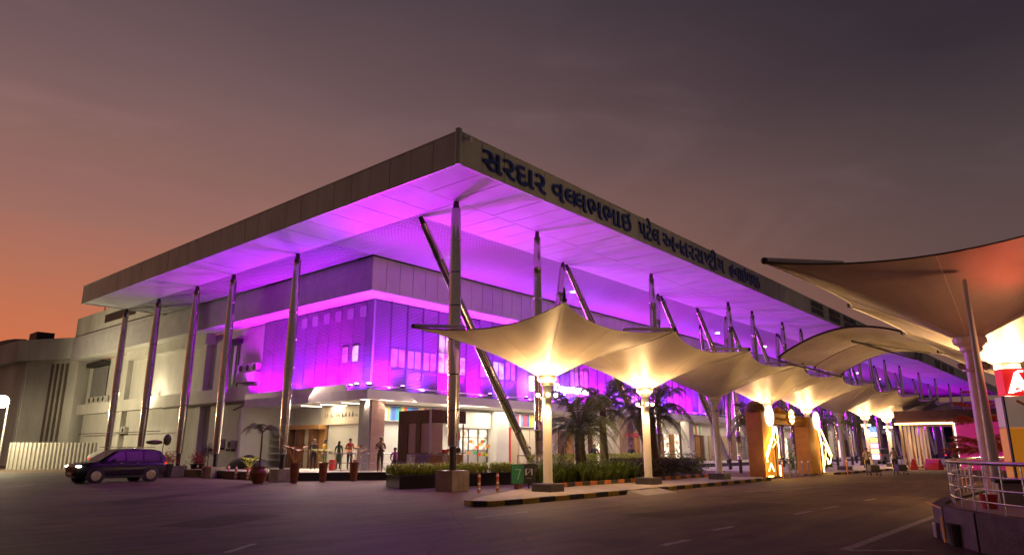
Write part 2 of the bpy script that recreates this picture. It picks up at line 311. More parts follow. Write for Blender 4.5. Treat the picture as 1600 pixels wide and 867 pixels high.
# pavement (raised island under the umbrellas)
pv = [(-1.62, -2.35), (-1.75, -2.75), (-1.55, -3.02), (-1.0, -3.14), (3, -3.12), (9, -3.0), (15, -2.82), (20.9, -2.6), (20.9, .3), (20.9, 4.2), (12, 4.2), (10.4, 4.2), (9.9, 3.4), (6, 1.6), (3.2, .1), (0, -1.4)]
pave = struct(MB().prism(pv, 0, .125).build('pavement', 'pave', bevel=0))
pv2 = [(31.6, -2.7), (70, -3.4), (140, -4.6), (140, 12), (31.6, 12)]
pave2 = struct(MB().prism(pv2, 0, .12).build('pavement', 'pave'))
def kerb(path, parent, mats, ln=.75, wd=.16, z0=0, z1=.15):
    pts = [Vector((*q, 0)) for q in path]; acc = 0; k = 0
    for a, b in zip(pts, pts[1:]):
        d = b - a; n_ = max(1, round(d.length / ln))
        for i in range(n_):
            s0 = a + d * (i / n_); s1 = a + d * ((i + 1) / n_); ang = math.atan2(d.y, d.x); L_ = (s1 - s0).length - .015
            m = MB().box(-L_ / 2, L_ / 2, -wd / 2, wd / 2, z0, z1); mid = (s0 + s1) / 2
            o = m.build('kerb_stone', mats[k % 2], parent, loc=(mid.x, mid.y, random.uniform(-.004, .004)), rz=ang + random.uniform(-.01, .01), bevel=.012); k += 1
kp = [(-1.2, -2.0), (-1.66, -2.35), (-1.80, -2.75), (-1.6, -3.07), (-1.0, -3.20), (3, -3.18), (9, -3.06), (15, -2.88), (20.9, -2.66)]
kerb(kp, pave, ('kblack', 'kyel'))
kerb([(31.6, -2.78), (52, -3.1), (64, -3.3)], pave2, ('kblack', 'kyel'), .95)
# hedge bed kerb
bed = struct(MB().prism([(5.4, .12), (19.9, .42), (19.9, 3.6), (11, 3.6), (8.6, 2.2), (5.4, .9)], .125, .2).build('planting_bed', 'soil'))
kerb([(5.4, .08), (19.9, .38)], bed, ('kblack', 'korg'), .55, .15, .125, .29)
# drop ramp on the kerb
rp = MB().add([(5.6, -3.28, 0), (8.2, -3.25, 0), (8.1, -4.0, 0), (5.7, -4.05, 0), (5.7, -3.28, .13), (8.1, -3.25, .13)], [(4, 5, 1, 0), (0, 3, 4), (1, 5, 2), (3, 2, 5, 4), (0, 1, 2, 3)])
tag(rp.build('kerb_ramp', 'pave'), 'small grey concrete ramp against the striped kerb between first two canopy masts', 'ramp')
# black/white pedestrian platform in front of entrance
plat = struct(MB().prism([(3.0, 26.2), (3.0, 15.9), (4.4, 14.95), (7.3, 13.0), (9.0, 11.4), (10.6, 10.2), (140, 10.2), (140, 17), (9.6, 17), (9.6, 26.2)], 0, .4).build('platform', 'granite'))
ptop = struct(MB().prism([(3.05, 26.15), (3.05, 15.95), (4.45, 15.0), (7.35, 13.05), (9.05, 11.45), (10.65, 10.25), (140, 10.25), (140, 16.95), (9.65, 16.95), (9.65, 26.1)], .404, .43).build('platform_paving', 'pave'))

# ================================================================== TERMINAL BUILDING
T = thing('terminal_building', 'long airport terminal with huge flat roof lit purple beneath and blue lettering on its edge', 'building')
XR, YL = 150.0, 39.2
ZB, ZT = 12.0, 13.25
# --- roof body & fascia
MB().box(.12, XR, .12, YL - .05, ZB + .13, ZT - .08).build('roof', 'dark', T)
MB().box(-.02, XR, -.02, .30, ZT + .0, ZT + .05).build('roof_edge_trim', 'fascia', T)
MB().box(-.02, .30, .302, YL, ZT + .0, ZT + .05).build('roof_edge_trim', 'fascia', T)
pw = 1.306
m = MB().box(.014, pw - .014, 0, .10, ZB - .06, ZT - .002)
src = m.build('fascia_panel', 'fascia', T)
nR = int(XR / pw)
repeat_part('fascia_panel', src, T, [(i * pw, random.uniform(-.004, .004), 0) for i in range(nR)])
m = MB().box(0, .10, .014, pw - .014, ZB - .06, ZT - .002)
src = m.build('fascia_panel', 'fascia', T)
repeat_part('fascia_panel', src, T, [(random.uniform(-.004, .004), .105 + i * pw * .998, 0) for i in range(30)])
# rounded roof corner post and small camera
c_ = MB().lathe([(.12, ZB - .1), (.13, ZB), (.13, ZT + .1), (.05, ZT + .14)], (0, 0, 0), 12); c_.build('corner_post', 'fascia', T, True)
mc = MB().lathe([(.03, -.12), (.10, -.1), (.12, .02), (.10, .12), (.02, .15)], (0, 0, 0), 10); mc.box(-.05, .05, 0, .3, .05, .12)
tag(mc.build('security_camera', 'whitep', None, True, loc=(.35, -.22, 12.95)), 'small white dome camera on the roof edge beside the corner', 'camera')
# --- soffit panels (white metal strip)
def panel_run(x0, x1, y0, y1, step, along, z=ZB, gap=.035):
    L_ = (x1 - x0) if along == 'x' else (y1 - y0); n_ = max(1, round(L_ / step)); st = L_ / n_
    if along == 'x': mm_ = MB().box(gap / 2, st - gap / 2, y0 + gap / 2, y1 - gap / 2, z, z + .05)
    else: mm_ = MB().box(x0 + gap / 2, x1 - gap / 2, gap / 2, st - gap / 2, z, z + .05)
    s_ = mm_.build('soffit_panel', 'soffit', T)
    repeat_part('soffit_panel', s_, T, [((x0 + i * st, 0, random.uniform(0, .008)) if along == 'x' else (0, y0 + i * st, random.uniform(0, .008))) for i in range(n_)])
panel_run(.1, XR, .1, 3.1, 1.306, 'x'); panel_run(3.06, XR, 3.1, 5.82, 1.306, 'x'); panel_run(.1, 3.06, 3.1, YL - .1, 1.8, 'y')
# --- slat ceiling
for i in range(44):
    y = 5.88 + i * .25
    if y < 12.4: MB().box(3.06, XR, y, y + .13, ZB + .0, ZB + .07).build('ceiling_slat', 'slat', T)
for i in range(11):
    x = 3.12 + i * .255; MB().box(x, x + .13, 12.56, YL - .2, ZB + .0, ZB + .07).build('ceiling_slat', 'slat', T)
MB().box(3.06, XR, 5.82, YL - .2, ZB + .105, ZB + .125).build('ceiling_backing', 'dark', T)
MB().box(0, XR, YL - .1, YL, ZB - .04, ZT).build('roof_end', 'fascia', T)
# --- upper band (box)
ZQ = 10.08
BX, BY = 6.02, 12.72
MB().box(BX + .05, XR, BY + .05, BY + 1.6, ZQ + .03, ZB - .003).build('upper_wall_core', 'boxw', T)
MB().box(BX, BX + .049, BY + .03, 60, ZQ, ZB - .003).build('upper_wall', 'boxw', T)
MB().box(BX + .05, 7.6, BY + 1.6, 60, ZQ + .03, ZB + .3).build('upper_wall_core', 'boxw', T)
s_ = MB().box(.016, .964, 0, .048, ZQ, ZB - .004).build('upper_panel', 'boxp', T)
repeat_part('upper_panel', s_, T, [(BX + .0 + i * .98, BY + random.uniform(-.003, .003), 0) for i in range(146)])
LX, LY = 7.5, 14.3
MB().box(BX + .05, XR, BY + .06, LY + .3, ZQ - .01, ZQ + .025).build('band_soffit', 'white', T)
MB().box(BX + .01, LX + .3, LY + .3, 60, ZQ - .01, ZQ + .025).build('band_soffit', 'white', T)
# --- louvre screens
ZL0, ZL1 = 4.80, ZQ - .015
MB().box(LX + .12, XR, LY + .14, LY + .3, ZL0, ZL1).build('screen_backing', 'louvb', T)
MB().box(LX + .14, LX + .3, LY + .3, 26.4, ZL0, ZL1).build('screen_backing', 'louvb', T)
pit = .085
nz = int((ZL1 - ZL0) / pit)
def winzone(k):   # right facade: is bay k (1.25 m) glazed, and over which heights
    seq = {1: (6.15, 7.35), 2: (6.15, 7.35), 3: (6.15, 7.35), 4: (6.15, 8.9), 5: (6.15, 7.35), 7: (6.15, 7.4), 8: (6.15, 7.4), 9: (6.15, 8.9), 12: (6.15, 7.6), 13: (6.15, 7.6), 15: (6.15, 8.9), 16: (6.15, 7.6), 22: (5.1, 8.6), 23: (5.1, 8.6)}
    return seq.get(k)
bw = 1.26
# slats of right facade: near bays individually per bay-run, far as long ones
for i in range(nz):
    z = ZL0 + .02 + i * pit
    x0 = LX
    k = 0; runs = []; cur = LX
    while k < 26:
        wz = winzone(k)
        if wz and wz[0] < z + .04 < wz[1]:
            xs = LX + k * bw
            if xs - cur > .05: runs.append((cur, xs))
            cur = xs + bw
        k += 1
    runs.append((cur, XR))
    mm_ = MB()
    for a, b in runs:
        mm_.add([(a, LY - .02, z), (b, LY - .02, z), (b, LY + .055, z + .058), (a, LY + .055, z + .058), (a, LY - .005, z - .008), (b, LY - .005, z - .008)], [(0, 1, 2, 3), (4, 5, 1, 0), (3, 2, 5, 4)])
    mm_.build('louvre_slat', 'louv', T)
    mm_ = MB(); runs = [(LY + .02, 26.35)]
    if 6.45 < z < 7.55: runs = [(LY + .02, 15.55), (16.25, 16.55), (17.2, 26.35)]
    for a, b in runs:
        mm_.add([(LX - .02, a, z), (LX - .02, b, z), (LX + .055, b, z + .058), (LX + .055, a, z + .058), (LX - .005, a, z - .008), (LX - .005, b, z - .008)], [(3, 2, 1, 0), (0, 1, 5, 4), (4, 5, 2, 3)])
    mm_.build('louvre_slat', 'louv', T)
for k in range(0, 100):
    x = LX + k * bw
    MB().box(x - .03, x + .03, LY - .045, LY + .10, ZL0, ZL1).build('mullion', 'mull', T)
for y in [15.2, 16.4, 17.6, 18.85, 20.1, 21.35, 22.6, 23.8, 25.1, 26.37]:
    MB().box(LX + .06, LX + .13, y - .03, y + .03, ZL0, ZL1).build('mullion', 'mull', T)
MB().box(LX - .04, LX + .06, LY - .05, LY + .06, ZL0, ZL1 - .004).build('corner_mullion', 'louv', T)
MB().box(LX - .028, LX + .0, LY + .07, 26.4, 7.86, 7.89).build('screen_rail', 'louv', T); MB().box(LX - .028, LX + .0, LY + .07, 26.4, 6.93, 6.96).build('screen_rail', 'louv', T)
for k in range(26):
    wz = winzone(k)
    if not wz: continue
    x = LX + k * bw
    f_ = MB()
    for a, b, c2, d2 in [(x + .03, x + .09, wz[0], wz[1]), (x + bw - .09, x + bw - .03, wz[0], wz[1])]: f_.box(a, b, LY - .02, LY + .12, c2, d2)
    f_.box(x + .09, x + bw - .09, LY - .02, LY + .12, wz[0], wz[0] + .05).box(x + .09, x + bw - .09, LY - .02, LY + .12, wz[1] - .05, wz[1])
    f_.box(x + bw / 2 - .02, x + bw / 2 + .02, LY - .016, LY + .116, wz[0] + .05, wz[1] - .05)
    if wz[1] > 8: f_.box(x + .09, x + bw - .09, LY - .018, LY + .118, 7.45, 7.5)
    fo = f_.build('window', 'mull', T)
    MB().box(x + .09, x + bw - .09, LY + .03, LY + .05, wz[0] + .05, wz[1] - .05).build('pane', 'glassint' if k not in (4, 5, 22, 8) else 'glasswhite', fo)
for y0, y1, g_ in [(15.57, 16.22, 'glasswhite'), (16.57, 17.18, 'glassint')]:
    fo = MB().box(LX - .01, LX + .12, y0, y1, 6.5, 7.5).build('window', 'mull', T); MB().box(LX - .02, LX - .012, y0 + .05, y1 - .05, 6.55, 7.45).build('pane', g_, fo)
# small clerestory squares left facade
for i in range(7):
    y = 15.0 + i * 1.22
    MB().box(LX - .035, LX - .026, y, y + .62, 9.1, 9.75).build('clerestory_panel', 'louv', T)
# --- ledge slab
LE = 4.28
MB().box(LX - .85, XR, LY - .85, LY + 3.2, LE, ZL0 - .09).build('ledge_slab', 'white', T)
MB().box(LX - .85, LX + 2.6, LY + 3.2, 26.5, LE, ZL0 - .09).build('ledge_slab', 'boxw', T)
MB().box(LX - .89, XR, LY - .89, LY - .85, LE - .04, ZL0 - .03).build('ledge_edge', 'white', T)
MB().box(LX - .89, LX - .85, LY - .85, 26.5, LE - .04, ZL0 - .03).build('ledge_edge', 'boxw', T)
MB().tube([(LX - .7, LY - .7, 4.95), (XR, LY - .7, 4.95)], .03, 6).build('ledge_rail', 'chrome', T)
MB().tube([(LX + .4, LY - .5, 5.02), (XR, LY - .5, 5.02)], .035, 6).build('ledge_rail', 'whitep', T)
MB().box(LX - .88, LX - .80, LY + 1.1, 26.5, ZL0 - .088, ZL0 + .34).build('ledge_parapet', 'boxp', T)
# --- ground floor: left side
def part(name, m, *b, label=None): return MB().box(*b).build(name, m, T, label=label)
part('corner_pillar', 'greyp', 7.5, 8.55, 14.32, 15.25, .43, LE)
for i in range(15):
    z = .45 + i * .255; part('pillar_tile', 'tile', 7.62, 8.58, 14.285, 14.318, z, z + .235)
part('wall', 'white', 9.62, 9.9, 16.6, 26.5, .43, LE)            # recessed hall wall
part('wall', 'white', 9.9, XR, 16.9, 17.2, .43, LE)
part('ceiling_light', 'panel_l', 7.9, 9.3, 17.3, 17.5, LE - .05, LE - .002); part('ceiling_light', 'panel_l', 7.9, 9.3, 19.5, 19.7, LE - .05, LE - .002)
part('ceiling_light', 'panel_l', 7.9, 9.3, 21.6, 21.8, LE - .05, LE - .002)
# name board and shutters of entrance
nb = part('name_board', 'cream', 9.40, 9.58, 17.6, 21.7, 3.15, 4.2)
me = text_obj('Atithi Mandir', .75, .03); me.materials.append(M['bdark'])
for i in range(1): pass
me2 = text_obj('swaagat', .62, .03)
def wall_text(me, m, loc, rot, parent, sx, sz, name='lettering'):
    me.materials.clear(); me.materials.append(M[m]); lo, hi = mesh_bounds(me)
    o = bpy.data.objects.new(name, me); COL.objects.link(o); o.parent = parent; o.rotation_euler = rot
    o.scale = (sx / (hi[0] - lo[0]), sz / (hi[1] - lo[1]), 1); o.location = loc; return o
# (the board's writing is an illegible script: short dark pen strokes)
sm = MB(); random.seed(11); y = 21.3
while y > 18.1:
    wdt = random.uniform(.10, .22); h_ = random.choice((.18, .3, .34)); z_ = 3.5
    pts = [(9.385, y, z_ + random.uniform(0, .1)), (9.385, y - wdt * .4, z_ + h_), (9.385, y - wdt * .7, z_ + .05), (9.385, y - wdt, z_ + h_ * .6)]
    sm.tube(pts, .014, 5); y -= wdt + random.choice((.05, .06, .22))
sm.build('lettering', 'grey', T)
bpy.data.meshes.remove(me); bpy.data.meshes.remove(me2)
for i in range(14): z = .45 + i * .19; part('shutter_slat', 'shut', 9.50, 9.56, 17.3, 21.0, z, z + .178)
part('shutter_frame', 'mull', 9.47, 9.6, 21.02, 21.1, .43, 3.12); part('lintel', 'cream', 9.3, 9.6, 17.3, 26.3, 3.1, 3.2)
# wooden doorway surround
for a, b in ((21.9, 22.25), (23.3, 23.7), (24.5, 24.8)): part('door_jamb', 'wood', 8.9, 9.55, a, b, .43, 3.1)
part('door_leaf', 'cream', 9.3, 9.36, 22.25, 23.3, .45, 3.0); part('door_head', 'wood2', 8.85, 9.6, 21.12, 24.9, 2.85, 3.09)
part('door_panel', 'wood2', 9.42, 9.5, 21.12, 21.88, .45, 2.84); part('door_leaf', 'greyp', 9.3, 9.36, 23.72, 24.48, .45, 2.84)
for i in range(5): part('counter_shelf', 'shut', 8.6, 9.5, 25.0, 26.4, .9 + i * .42, .94 + i * .42)
part('end_wall', 'white', 6.6, 9.6, 26.52, 26.8, .0, LE)
# --- ground floor: right side
def poster(x0, x1, z0, z1, seed, yy=16.55):
    rnd = random.Random(seed); fo = part('sign_band', 'whitep', x0, x1, yy, yy + .1, z0, z1)
    cols = [('pa', (.05, .3, .65)), ('pb', (.75, .12, .05)), ('pc', (.85, .45, .08)), ('pd', (.7, .6, .2)), ('pe', (.1, .42, .3)), ('pf', (.55, .08, .15)), ('pg', (.08, .14, .5)), ('ph', (.8, .78, .7))]
    x = x0 + .04
    while x < x1 - .1:
        wd = rnd.uniform(.12, .3); c = rnd.choice(cols); mt = mat('stripe_' + c[0], c[1], .5)
        MB().box(x, min(x + wd, x1 - .04), yy - .014, yy - .004, z0 + .04, z1 - .04).build('coloured_stripe', mt, fo); x += wd
poster(9.95, 15.2, 3.28, 4.2, 1); poster(21.3, 25.2, 3.2, 4.15, 2); poster(37.5, 42, 3.1, 4.1, 3); poster(49, 53, 3.1, 4.1, 4); poster(62, 68, 3.1, 4.1, 5)
part('hanging_board', 'whitep', 15.4, 19.6, 16.3, 16.4, 3.0, 4.05)
part('fascia_board', 'white', 19.8, 21.1, 15.9, 16.7, .43, LE - .003)
part('red_pipe', 'red', 21.25, 21.35, 15.9, 16.0, .45, 3.1)
# lit shop interior openings
part('shop_back', 'panel_s', 17.2, 20.2, 16.84, 16.88, 1.6, 2.9)
for i in range(4): part('shop_frame', 'mull', 16.9 + i * .95, 16.95 + i * .95, 16.7, 16.8, .43, 2.95)
part('shop_frame', 'mull', 16.85, 20.0, 16.68, 16.78, 2.35, 2.4)
part('red_sign', 'red', 16.0, 16.35, 16.6, 16.66, 2.4, 2.75)
rn = random.Random(5)
for i in range(15):
    mt = mat('goods_%d' % (i % 5), [(.7, .5, .05), (.1, .5, .15), (.7, .1, .05), (.8, .8, .75), (.75, .3, .05)][i % 5], .5)
    x = 17.1 + rn.random() * 2.6; z = 1.0 + rn.random() * 1.1; MB().box(x, x + .16, 16.5, 16.66, z, z + .2).build('shelf_goods', mt, T)
xs = 22.0
k = 0
while xs < 120:
    wd = rn.uniform(.5, 1.2); mt = rn.choice(['wood', 'wood2', 'beige', 'cream', 'greyp', 'wood2', 'panel_s', 'shut'])
    part('shopfront_panel', mt, xs, xs + wd, 16.78, 16.86, .43, 3.05); xs += wd + rn.uniform(.05, .3); k += 1
for i in range(9):
    x = 23.5 + i * 11.1; part('facade_pillar', 'tile' if i % 2 else 'white', x, x + .9, 14.35, 15.2, .43, LE)
# soffit downlights
for i in range(-1, 9):
    x = 20.6 + i * 11.3
    if True:
        d_ = MB().lathe([(.16, -.05), (.17, .0), (.16, .02)], (x, 9.62, ZB + .0), 10).build('downlight', 'downl', T); lamp('SPOT', (x, 9.62, ZB - .2), 1300, (1, .88, .62), aim=(x - .6, 7.2, 0), size=.15, spot=118, blend=.6)
# --- lettering on the roof edge
def glyph(s):
    half = s.startswith('/'); s2 = s[1:] if half else s
    me = text_obj(s2, 1, .06, bold=.012)
    lo, hi = mesh_bounds(me)
    if half:     # half form: the letter without its upright on the right
        bm = bmesh.new(); bm.from_mesh(me); cut = {'લ': .50, 'ન': .40, 'ષ': .41}.get(s2, .45)
        bmesh.ops.bisect_plane(bm, geom=bm.verts[:] + bm.edges[:] + bm.faces[:], plane_co=(cut, 0, 0), plane_no=(1, 0, 0), clear_outer=True); bm.to_mesh(me); bm.free(); lo, hi = mesh_bounds(me)
    return me, lo, hi
FL = ZB + .17; SC = 1.32
for word, x0, x1 in [(['સ', 'ર', 'દ', 'ા', 'ર'], 1.28, 5.22), (['વ', '/લ', 'લ', 'ભ', 'ભ', 'ા', 'ઇ'], 5.72, 12.2), (['પ', 'ટે', 'લ'], 13.0, 15.1), (['અ', '/ન', 'ત', 'ર', 'ર', 'ા', '/ષ', 'ટી', 'ય'], 15.5, 23.2), (['હ', 'વ', 'ા', 'ઇ', 'મ', 'થ', 'ક'], 24.0, 28.9)]:
    gl = []; x = 0
    for s in word:
        me, lo, hi = glyph(s); adv = hi[0] - lo[0]
        if s in ('ા',): x += .0
        gl.append((me, lo, x)); x += adv + (.015 if s.startswith('/') else .075)
    sx = (x1 - x0) / (x - .075)
    for me, lo, xx in gl:
        me.materials.clear(); me.materials.append(M['blue'])
        o = bpy.data.objects.new('letter', me); COL.objects.link(o); o.parent = T; o.rotation_euler = (R(90), 0, 0); o.scale = (sx, SC, 1); o.location = (x0 + (xx - lo[0]) * sx, -.07, FL)
    if 'ટી' in word:
        xx = gl[7][2]; MB().bar((x0 + (xx + .10) * sx, -.07, FL - .12), (x0 + (xx + .25) * sx, -.07, FL + .02), .07).bar((x0 + (xx + .25) * sx, -.07, FL + .02), (x0 + (xx + .4) * sx, -.07, FL - .12), .07).build('letter_mark', 'blue', T)
for l1, l2, x0, x1 in [('SARDAR', 'INTER', 39.5, 42.3), ('VALLABHBHAI', 'NATIONAL', 44.0, 46.9), ('PATEL', 'AIRPORT', 48.2, 52.0)]:
    for s, z in ((l1, ZB + .72), (l2, ZB + .17)):
        wall_text(text_obj(s, .5, .06, bold=.012), 'bdark', (x0, -.07, z), (R(90), 0, 0), T, x1 - x0, .42)
for x0, x1 in [(76, 80), (88, 91), (93, 96), (98, 101), (116, 122)]:
    for s, z in (('||| ||', ZB + .72), ('|| |||', ZB + .17)): wall_text(text_obj(s, .5, .06, bold=.03), 'bdark', (x0, -.07, z), (R(90), 0, 0), T, x1 - x0, .45)
# --- Departures neon
D = wall_text(text_obj('Departures', .9, .06, bold=.018), 'neon', (23.7, LY - .55, 5.72), (R(90), 0, 0), T, 4.3, .78, 'neon_lettering')
ar = MB().box(20.9, 21.8, LY - .58, LY - .5, 5.6, 6.6).build('sign_icon', 'neon', T)
MB().bar((21.05, LY - .60, 5.85), (21.65, LY - .60, 6.4), .12, .03).bar((21.2, LY - .60, 6.35), (21.5, LY - .60, 5.85), .08, .03).build('plane_symbol', 'blue', ar)

# --- older white wing on the left
W = thing('white_wing', 'older weathered white wing of the terminal with ledge, pipes and dark shutter', 'building')
def wp(name, m, *b): return MB().box(*b).build(name, m, W)
WX = 7.9
wp('wall', 'oldwhite', WX, WX + .4, 26.85, 60, 0, ZQ - .02)
wp('ledge', 'oldwhite', WX - .7, WX - .003, 27.2, 60, 4.85, 5.8)
for y in (34.5, 49.3): wp('pilaster', 'oldwhite', WX - .45, WX - .003, y, y + .7, 0, 4.847); wp('pilaster', 'oldwhite', WX - .45, WX - .003, y, y + .7, 5.803, ZQ - .03)
wp('beam', 'oldwhite', WX - .8, WX - .01, 34, 49, 9.3, ZQ - .03)
# turned far part
tw = MB(); 
for (a, b) in [((6.02, 60.0), (3.1, 66.2)), ((3.1, 66.2), (1.4, 95))]:
    d = Vector((b[0] - a[0], b[1] - a[1], 0)).normalized(); n_ = Vector((d.y, -d.x, 0)) * -1
    for off, z0, z1 in ((0, ZQ + .2, 12.35), (1.0, 0, ZQ + .2)):
        n2 = Vector((d.y, -d.x, 0)) * off
        A = Vector((*a, 0)) + n2; B = Vector((*b, 0)) + n2
        th = Vector((d.y, -d.x, 0)) * 4.0
        tw.add([A + Vector((0, 0, z0)), B + Vector((0, 0, z0)), B + th + Vector((0, 0, z0)), A + th + Vector((0, 0, z0)), A + Vector((0, 0, z1)), B + Vector((0, 0, z1)), B + th + Vector((0, 0, z1)), A + th + Vector((0, 0, z1))], [(0, 1, 2, 3), (4, 7, 6, 5), (0, 4, 5, 1), (1, 5, 6, 2), (2, 6, 7, 3), (3, 7, 4, 0)])
tw.build('far_wall', 'oldwhite', W)
wp('parapet', 'oldwhite', 6.3, 12, 40, 60.5, ZB + .3, ZT + 1.05)
wp('parapet_opening', 'dark', 6.26, 6.298, 46, 53, ZT - .25, ZT + .5)
wp('roof_vent', 'dark', 4.4, 6.0, 66, 68.5, 12.35, 13.4)
tw = MB().rings([(3.5 + 0 * i, 66 + i * 3.0, 12.3) for i in range(9)], [.2, .55, .75, .85, .85, .8, .7, .5, .2], 10).build('roof_duct', 'dark', W, True)
# window shutter on wing
sh = wp('window', 'dark', WX - .06, WX - .002, 54.9, 58.9, 6.0, 9.8)
MB().box(WX - .6, WX - .062, 54.7, 59.4, 9.4, 9.8).build('window_hood', 'dark', W)
for i in range(9): MB().box(WX - .14, WX - .062, 55.0 + i * .44, 55.2 + i * .44, 6.1, 9.35).build('shutter_slat', 'grey', sh)
hd = wp('window', 'dark', WX - .06, WX - .002, 30.2, 31.5, 5.95, 9.0); MB().box(WX - .1, WX - .062, 30.6, 30.9, 6.1, 8.9).build('shutter_slat', 'white', hd)
MB().prism([(WX - .5, 29.8), (WX - .05, 29.8), (WX - .05, 31.6), (WX - .5, 31.6)], 9.0, 9.35).build('window_hood', 'dark', W)
for i in range(4):
    s_ = 1.2 + i * .62; qx, qy = 6.92 - .426 * s_ - .16, 60.4 + .905 * s_ - .1; MB().tube([(qx, qy, .3), (qx, qy, 9.9)], .11, 6).build('drain_pipe', 'pipe', W)
MB().tube([(WX - .85, 27, 4.75), (WX - .85, 40, 4.75)], .09, 6).build('wall_pipe', 'pipe', W)
MB().tube([(WX - .85, 40, 3.0), (WX - .85, 58, 3.0)], .04, 6).build('wall_pipe', 'pipe', W)
wp('balcony', 'oldwhite', WX - .55, WX - .003, 26.9, 29.4, 6.1, 6.75)
MB().tube([(WX - .5, 27.0, 4.55), (WX - .9, 27.0, 4.55), (WX - .9, 28.6, 4.2)], .06, 6).build('wall_pipe', 'pipe', W)
lo_ = wp('louvred_door', 'shut', WX - .08, WX - .004, 27.2, 28.9, .2, 2.6)
for i in range(6): MB().box(WX - .12, WX - .082, 27.3, 28.8, .9 + i * .28, 1.02 + i * .28).build('louvre', 'grey', lo_)
# AC units
def ac(loc, label, cat='air conditioner'):
    t = thing('air_conditioner', label, cat, loc, group='air conditioners on the white wing')
    MB().box(-.35, 0, -.42, .42, 0, .6).build('casing', 'acw', t, bevel=.02)
    MB().rings([(-.352, -.08, .3), (-.37, -.08, .3)], [.22, .22], 16).build('fan_grille', 'dark', t); MB().box(-.30, -.02, -.4, -.34, -.12, 0).box(-.30, -.02, .34, .4, -.12, 0).build('bracket', 'steeld', t)
    return t
A0 = ac((WX - .01, 27.45, 6.80), 'rightmost of three white air conditioners on the small balcony beside the purple screen')
dup(A0, (WX - .01, 28.35, 6.80), 0, 'middle one of three white air conditioners on the small balcony beside the purple screen'); dup(A0, (WX - .01, 29.25, 6.80), 0, 'leftmost of three white air conditioners on the small balcony beside the purple screen')
dup(A0, (WX - .01, 31.5, 1.7), 0, 'lower white air conditioner low on the wall, left of the two'); dup(A0, (WX - .01, 29.9, 1.6), 0, 'lower white air conditioner low on the wall, right of the two')
for i in range(4): dup(A0, (WX - .1, 54.3 + i * 1.15, 5.85), 0, 'air conditioner %s on the ledge below the dark shutter' % ['nearest', 'second nearest', 'third nearest', 'farthest'][i])
dup(A0, (WX - .01, 48.9, 2.9), 0, 'air conditioner mounted above the fence end near the leftmost steel column')
# rooftop antennas
for x, y, lab in ((6.8, 55, 'thin rooftop aerial on the left parapet block'), (6.8, 49.5, 'rooftop dish aerial on the parapet block nearer the big roof')):
    b_ = MB().tube([(0, 0, 0), (0, 0, 1.2)], .05, 5); b_.blob((0, 0, 1.0), .3, .3, .22) if y < 50 else b_.bar((-.2, 0, .9), (.2, 0, .9), .06)
    tag(b_.build('rooftop_aerial', 'dark', loc=(x, y, ZT + 1.05)), lab, 'aerial')
# ledge lamp + street lamp
sl = thing('wall_lamp', 'bright round lamp on the white wing ledge behind the second column', 'lamp', (WX - .75, 43.0, 5.95))
MB().box(-.05, .1, -.08, .08, -.1, .05).build('bracket', 'steeld', sl); MB().blob((-.12, 0, .05), .15, .15, .15).build('bulb', 'bulbw', sl, True)
lamp('POINT', (WX - 1.2, 43.0, 6.0), 260, (1, .86, .55), size=.15)
sl = thing('street_lamp', 'tall street lamp burning bright at the far left by the fence', 'street lamp', (-.55, 51.2, 0))
MB().rings([(0, 0, 0), (0, 0, 5.5)], [.09, .05], 8).build('pole', 'grey', sl, True); MB().bar((0, 0, 5.45), (-.5, -.4, 5.55), .07).build('arm', 'grey', sl); MB().blob((-.55, -.45, 5.32), .5, .5, .5, 14, 10).build('bulb', 'bulbx', sl, True)
lamp('POINT', (-1.6, 49.2, 4.6), 3300, (1, .84, .50), size=.25)
# corrugated fence
F = thing('corrugated_fence', 'pale corrugated metal hoarding standing left of the steel columns', 'fence', (0.3, 52.3, 0), math.atan2(-3.1, 5.2))
n_ = 22
for i in range(n_):
    x = i * .29; MB().add([(x, 0, 0), (x + .05, -.14, 0), (x + .16, -.14, 0), (x + .21, 0, 0), (x, 0, 2.15), (x + .05, -.14, 2.15), (x + .16, -.14, 2.15), (x + .21, 0, 2.15), (x, .03, 0), (x + .28, .03, 0), (x, .03, 2.15), (x + .28, .03, 2.15)],
        [(0, 1, 5, 4), (1, 2, 6, 5), (2, 3, 7, 6), (3, 9, 11, 7), (8, 0, 4, 10), (9, 8, 10, 11), (4, 5, 6, 7, 11, 10), (0, 8, 9, 3, 2, 1)]).build('sheet_rib', 'corr', F)

